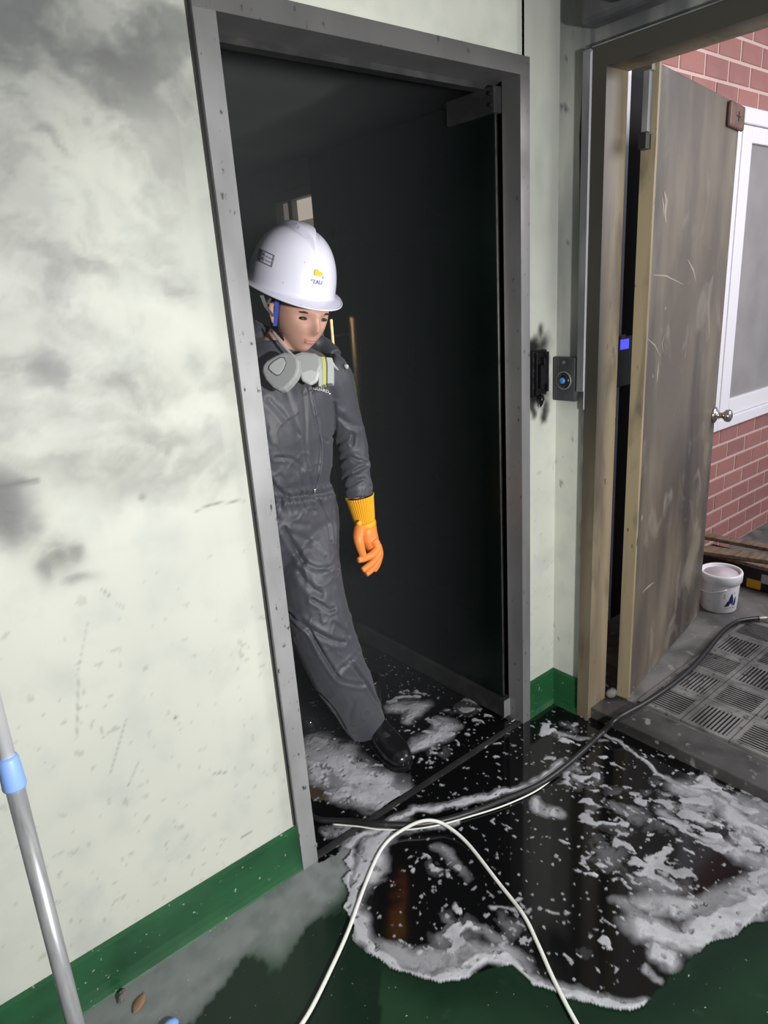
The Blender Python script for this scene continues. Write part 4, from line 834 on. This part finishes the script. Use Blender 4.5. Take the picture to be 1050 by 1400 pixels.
# hard hat
hat_c = at(399, 390, .303); HAT = Matrix.Translation(hat_c) @ HROT @ Matrix.Rotation(math.radians(2), 4, 'X')
nu, nv = 120, 56; Pg = np.zeros((nu+1, nv+1, 3))
for i in range(nu+1):
    th = 2*math.pi*i/nu; c, s = math.cos(th), math.sin(th); front = max(0, -s)
    for j in range(nv+1):
        if j < 8:                                   # brim, from its outer edge inwards
            t = j/8; ext = (.014+.030*front**3)*(1-t); a, b = .118+ext, .146+ext
            if s < 0: b = .138+ext
            z = -.004-.010*(1-t)*(front**2)-.004*(1-t)
            Pg[i, j] = (a*c, b*s, z)
        else:
            ph = (j-8)/(nv-8)*math.pi/2; cp, sp = math.cos(ph)**.82, math.sin(ph)
            x, y, z = .118*cp*c, (.138 if s < 0 else .146)*cp*s, .158*sp**.95
            wd = .030*float(sstep(-.118, -.02, np.array(y)))+.001                   # crest tapering to a point at the front
            crest = float(sstep(wd, wd-.006, np.array(abs(x))))*(1 if y < .12 else 0)*float(sstep(.06, .09, np.array(z)))
            groove = float(np.exp(-((abs(x)-wd-.004)/.004)**2))*float(sstep(.06, .10, np.array(z)))
            z += .0105*crest-.0035*groove
            Pg[i, j] = (x, y, z)
hm, _ = grid_mesh('shell', Pg); bmx = bmesh.new(); bmx.from_mesh(hm); bmesh.ops.remove_doubles(bmx, verts=bmx.verts, dist=1e-5); bmesh.ops.recalc_face_normals(bmx, faces=bmx.faces); bmx.to_mesh(hm); bmx.free()
hm.transform(HAT); HH = link('hard_hat', hm, M_helm, PERSON, True); HH['label'] = 'white hard hat with a yellow emblem and the letters TAU'
sd = HH.modifiers.new('s', 'SOLIDIFY'); sd.thickness = .003; sd.offset = -1
hb = BVHTree.FromPolygons([v.co.copy() for v in hm.vertices], [tuple(p.vertices) for p in hm.polygons])
rim = [HAT @ Vector(Pg[i, 0]) for i in range(nu+1)]
MB().tube(rim, .0024, 8, cap=False).build('brim_edge', M_helm, HH, smooth=True)
fw = np.array((HROT @ Vector((0, 1, 0))).to_3d()); rx = np.array((HROT @ Vector((1, 0, 0))).to_3d()); uz = np.array((HROT @ Vector((0, 0, 1))).to_3d())
def helm_hit(px, py):
    d = CF*FPX + CR*(px-525) - CU*(py-700); d = Vector(d).normalized(); h = hb.ray_cast(Vector(CAM), d); return h[0]
def poly_mesh(P, sub=3):
    bmx = bmesh.new(); f = bmx.faces.new([bmx.verts.new((x, y, 0)) for x, y in P]); bmesh.ops.triangulate(bmx, faces=[f]); me = bpy.data.meshes.new('p'); bmx.to_mesh(me); bmx.free(); return me
k = .00205
lg = helm_hit(434, 378)
if lg is not None:
    rr = [(-5.5, 4), (-5, 6.5), (-3.5, 8.5), (-1.5, 9.2), (.5, 8), (2.5, 6.2), (6.5, 5.8), (7.5, 4.5), (6.5, 1.8), (3, .8), (-3.5, 1.0), (-5.2, 2)]
    link('emblem', stick(poly_mesh([(x*k, y*k) for x, y in rr]), lg, rx, uz, fw, hb), M_logo, HH)
    link('emblem_leg', stick(poly_mesh([(7.2*k, 1.5*k), (8*k, 1.5*k), (8.2*k, -2*k), (7.5*k, -2*k)]), lg, rx, uz, fw, hb), M_ink, HH)
    link('lettering', stick(text_mesh('TAU', .0150), np.array(lg)-uz*.014, rx*1.02, uz, fw, hb), M_ink, HH)
    link('emblem_dot', stick(poly_mesh([(-9.5*k, -4.5*k), (-8*k, -4*k), (-8*k, -5.5*k), (-9.3*k, -5.8*k)]), lg, rx, uz, fw, hb), M_ink, HH)
def helm_poly(P, name, mm):
    n = 5; V_ = []
    for i in range(n):
        for j in range(n):
            q = helm_hit(*lerp4(P, i/(n-1), j/(n-1)))
            if q is None: return
            V_.append(q-Vector(CF)*.0036)
    MB().add(V_, [(i*n+j, i*n+n+j, i*n+n+j+1, i*n+j+1) for i in range(n-1) for j in range(n-1)]).build(name, mm, HH)
def lerp4(q, u, v): a, b, c, d = [np.array(p, float) for p in q]; return tuple((a*(1-u)+b*u)*(1-v)+(d*(1-u)+c*u)*v)
ST = [(357, 341), (376, 350), (372, 366), (354, 357)]          # side sticker corners
helm_poly([lerp4(ST, -.12, 0), lerp4(ST, .12, 0), lerp4(ST, .12, 1), lerp4(ST, -.12, 1)], 'sticker', M_ink)
for u0, u1, v0, v1 in [(.12, 1, 0, .05), (.12, 1, .95, 1), (.3, 1, .35, .38), (.3, 1, .66, .69), (.95, 1, 0, 1), (.28, .32, 0, 1), (.14, .26, .2, .4), (.14, .26, .55, .8)]:
    helm_poly([lerp4(ST, u0, v0), lerp4(ST, u1, v0), lerp4(ST, u1, v1), lerp4(ST, u0, v1)], 'sticker_line', M_ink)
# helmet straps
for P, wd, mm, nm in [([(379, 408), (378, 428), (376, 446)], .011, M_strap, 'chin_strap'), ([(358, 404), (364, 420), (374, 433)], .010, M_chan, 'harness_strap'), ([(372, 404), (366, 416)], .007, M_chan, 'harness_strap')]:
    Q = [at(px, py, .245) for px, py in P]; mb = MB(); n = len(Q)
    vs = [q+CR*wd*s-CF*(.002*t) for q in Q for s, t in ((-.5, 0), (.5, 0), (.5, 1), (-.5, 1))]
    mb.add(vs, [(4*i+j, 4*i+(j+1) % 4, 4*i+4+(j+1) % 4, 4*i+4+j) for i in range(n-1) for j in range(4)]+[(3, 2, 1, 0), (4*n-4, 4*n-3, 4*n-2, 4*n-1)]); mb.build(nm, mm, HH)

# respirator hanging under the chin
RS = empty('respirator', at(415, 505, .22)); RS.parent = PERSON; RS['label'] = 'grey half-mask respirator with two filters hanging under the chin'
bpy.context.view_layer.update(); RS.matrix_parent_inverse = PERSON.matrix_world.inverted()
def img_axes(roll): c, s = math.cos(roll), math.sin(roll); return CR*c+CU*s, -CR*s+CU*c
def px_poly_prism(P, Yd, thick, name, mm, parent, bevel=.004, lift=0., tilt=None, ref=None):
    """rounded plate whose outline is given at depth plane Yd, extruded away from the viewer"""
    c = np.mean([at(px, py, Yd) for px, py in P], 0) if ref is None else at(*ref, Yd); nrmv = -CF if tilt is None else nrm(tilt)
    ux = nrm(np.cross(CU, nrmv)); uy = np.cross(nrmv, ux); Q = []
    for px, py in P:
        d = CF*FPX+CR*(px-525)-CU*(py-700); t = ((c-CAM)@nrmv)/(d@nrmv); q = CAM+d*t-c; Q.append((q@ux, q@uy))
    return MB().prism(Q, thick, frame_mat(c+nrmv*lift, ux, uy, -nrmv)).build(name, mm, parent, bevel=bevel)
til = -CF*.9-CR*.25+CU*.15
c1 = px_poly_prism([(359, 499), (364, 493), (376, 486), (388, 481), (400, 482), (407, 490), (408, 503), (404, 515), (396, 525), (388, 532), (381, 534), (372, 529), (363, 519), (358, 508)], .205, .030, 'filter', M_resp, RS, .006, tilt=til, ref=(384, 506))
px_poly_prism([(368, 500), (374, 494), (384, 488), (389, 489), (392, 496), (389, 505), (383, 513), (378, 514), (372, 510), (367, 505)], .205, .003, 'filter_rim', M_ink, RS, .0, lift=.0016, tilt=til, ref=(384, 506))
px_poly_prism([(369, 500.5), (374.5, 495), (384, 489.3), (388, 490.2), (391, 496), (388, 504.5), (382.5, 512), (378, 512.8), (373, 509.3), (368.3, 504.5)], .205, .004, 'filter_face', M_respl, RS, .001, lift=.0030, tilt=til, ref=(384, 506))
px_poly_prism([(400, 484), (412, 480), (430, 482), (440, 488), (441, 500), (436, 512), (424, 516), (408, 516), (398, 510)], .225, .05, 'face_piece', M_resp, RS, .010)
px_poly_prism([(409, 508), (425, 503), (437, 508), (434, 521), (424, 527), (412, 520)], .215, .02, 'valve', M_respl, RS, .006)
for k, (x0, x1, mm, dz) in enumerate([(434.5, 438, M_respl, .0), (438, 440.3, M_resp, .002), (440.3, 444, M_lime, .003), (444, 446, M_ink, .001), (446, 454, M_respl, .0)]):
    px_poly_prism([(x0, 487+k*.3), (x1, 487.5+k*.4), (x1+1.6, 497), (x1+1.6, 524-k*.8), (x1+.5, 528-k), (x0+.8, 528-k), (x0+1.6, 497)], .205+.004*k, .045, ['filter_band', 'filter_band', 'lime_band', 'filter_gap', 'filter'][k], mm, RS, .0012, lift=dz)
circ = [at(400, 486, .24), at(385, 470, .27), at(372, 452, .31)]; MB().tube(smooth_path(circ, 4), .004, 8).build('strap', M_resp, RS, smooth=True)
circ = [at(452, 492, .23), at(457, 500, .235), at(462, 506, .26)]; MB().tube(smooth_path(circ, 4), .0035, 8).build('strap', M_respl, RS, smooth=True)
MB().tube([at(471, 499, .285), at(474, 501, .28), at(475, 504, .28)], [.005, .007, .004], 10).build('strap_toggle', M_respl, RS, smooth=True)

# glove on the hanging hand
GL = empty('glove', at(503, 745, .28)); GL.parent = PERSON; GL['label'] = 'orange rubber glove with a ribbed yellow cuff'
bpy.context.view_layer.update(); GL.matrix_parent_inverse = PERSON.matrix_world.inverted()
mb = MB()
def chain(P, R, n=14, k=5): circ_tube(mb, [at(*p) for p in P], R, n, k)
# palm as elliptic rings along the hand (narrow across the picture, broad in depth)
prs = [((501, 716), .032, .033), ((501.5, 726), .0345, .038), ((504, 737), .034, .042), ((509, 748), .027, .042), ((512, 757), .017, .036)]
vs = []
for (px, py), rxx, ryy in prs:
    c = at(px, py, .285)
    for kq in range(20):
        a = 2*math.pi*kq/20; vs.append(c+CR*rxx*math.cos(a)+np.array([CF[0], CF[1], 0])*ryy*math.sin(a))
mb.add(vs, [(i*20+j, i*20+(j+1) % 20, i*20+20+(j+1) % 20, i*20+20+j) for i in range(4) for j in range(20)]+[list(range(20))[::-1], [80+j for j in range(20)]])
chain([(492, 722, .262), (490, 735, .243), (493, 749, .236), (497, 761, .236)], [.020, .0175, .0145, .0115])          # thumb
chain([(511, 738, .252), (516, 748, .244), (509, 758, .238), (497, 764, .236), (489, 766, .238)], [.0145, .0135, .0125, .0112, .0095])   # index
chain([(514, 742, .272), (518, 755, .264), (510, 768, .258), (499, 777, .256), (495, 780, .257)], [.0145, .0135, .0122, .0110, .0095])
chain([(516, 745, .292), (519, 759, .284), (512, 774, .278), (503, 783, .276), (500, 785, .276)], [.0145, .013, .012, .0106, .0092])
chain([(517, 747, .308), (519, 760, .303), (516, 772, .299), (512, 779, .297), (511, 781, .297)], [.0135, .012, .011, .010, .0088])
me = remeshed(mb, .0024, 3, 'hand'); link('hand', me, M_orange, GL, True)
# ribbed cuff
ct, cb = at(491.5, 678, .292), at(498.5, 713, .285); ax = nrm(cb-ct); e1 = nrm(CR-ax*(CR@ax)); e2 = np.cross(ax, e1)
nr, nz = 192, 16; vs = []
for inner in (0, 1):
    for i in range(nz+1):
        t = i/nz if not inner else 1-i/nz; R0 = .0455*(1-t)+.0335*t; R0 += .002*math.exp(-((t-.0)/.06)**2)
        for j in range(nr):
            a = 2*math.pi*j/nr; rib = (.0013*math.sin(a*36)*min(1, 8*(1-t)+.2) if not inner else -.0025)
            vs.append(ct+(cb-ct)*t+(e1*math.cos(a)+e2*math.sin(a))*(R0+rib))
NRI = 2*(nz+1)
MB().add(vs, [(i*nr+j, i*nr+(j+1) % nr, ((i+1) % NRI)*nr+(j+1) % nr, ((i+1) % NRI)*nr+j) for i in range(NRI) for j in range(nr)]).build('ribbed_cuff', M_yglove, GL, smooth=True)
mb = MB(); a0, a1 = at(498.5, 711, .285), at(500.5, 720, .285); mb.tube([a0, .7*a0+.3*a1, .4*a0+.6*a1, a1], [.031, .0355, .0365, .0335], 28)
f_ = at(489, 713, .262); mb.tube([f_, f_+(.004, -.004, -.008), f_+(.006, 0, -.014)], [.009, .011, .007], 12)
link('wrist_band', remeshed(mb, .0026, 3, 'wrist_band'), M_yglove, GL, True)

# boots
def boot(toe, heel, label):
    g = empty('boot', ((toe[0]+heel[0])/2, (toe[1]+heel[1])/2, 0)); g.parent = PERSON; g['label'] = label
    bpy.context.view_layer.update(); g.matrix_parent_inverse = PERSON.matrix_world.inverted()
    t3, h3 = np.array([*toe, 0.]), np.array([*heel, 0.]); L_ = np.linalg.norm(t3-h3); ax = (t3-h3)/L_; sd = np.array([-ax[1], ax[0], 0])
    mb = MB(); vs = []; n = 20
    secs = [(.0, .022, .055), (.03, .034, .085), (.10, .040, .105), (.28, .040, .110), (.45, .042, .098), (.62, .050, .078), (.78, .051, .066), (.90, .042, .056), (.97, .026, .044), (1.0, .010, .030)]
    for t, wd, ht in secs:
        for kq in range(n):
            a = 2*math.pi*kq/n; c, s = math.cos(a), math.sin(a)
            zz = .014+ht*(.5+.5*math.copysign(abs(s)**.8, s)); vs.append(h3+ax*t*L_+sd*wd*math.copysign(abs(c)**.75, c)*(1 if s < .2 else 1-.25*(s-.2))+np.array([0, 0, zz]))
    m_ = len(secs); mb.add(vs, [(i*n+j, i*n+(j+1) % n, i*n+n+(j+1) % n, i*n+n+j) for i in range(m_-1) for j in range(n)]+[list(range(n))[::-1], [(m_-1)*n+j for j in range(n)]])
    an = h3+ax*.17*L_; mb.tube([an+(0, 0, .03), an+(0, 0, .12), an+(0, .01, .24)], [.045, .050, .058], 18)
    link('upper', remeshed(mb, .005, 4, 'upper'), M_boot, g, True)
    out = []
    for t, wd in [(0, .012), (.02, .030), (.08, .040), (.28, .040), (.45, .041), (.62, .050), (.78, .052), (.90, .045), (.97, .030), (1.012, .012)]: out.append((t*L_, wd))
    P = [(x, y) for x, y in out]+[(x, -y) for x, y in out[::-1]]
    MB().prism(P, .021, frame_mat(h3+(0, 0, .0045), ax, sd, (0, 0, 1))).build('sole', M_boot, g, bevel=.004)
boot((.437, .082), (.478, .372), 'glossy black rubber boot stepping onto the sill foam')
boot((.345, .485), (.285, .770), 'black rubber boot further back in the dark')

# ------------------------------------------------------------------ smoke haze hanging in the dark room
M_haze = bpy.data.materials.new('smoke_haze'); M_haze.use_nodes = True; T = M_haze.node_tree
for n in list(T.nodes):
    if n.type == 'BSDF_PRINCIPLED': T.nodes.remove(n)
vs_ = T.nodes.new('ShaderNodeVolumeScatter'); vs_.inputs['Density'].default_value = .10; vs_.inputs['Color'].default_value = (.75, .82, .85, 1)
T.links.new(vs_.outputs[0], [n for n in T.nodes if n.type == 'OUTPUT_MATERIAL'][0].inputs['Volume'])
tag(MB().prism([(-1.19, .125), (1.21, .125), (1.21, .405), (2.19, .405), (2.19, 3.69), (-1.19, 3.69)], 2.455, Matrix.Translation((0, 0, .012))).build('smoke_haze', M_haze), 'thin grey smoke haze hanging in the dark room', 'smoke', kind='stuff')
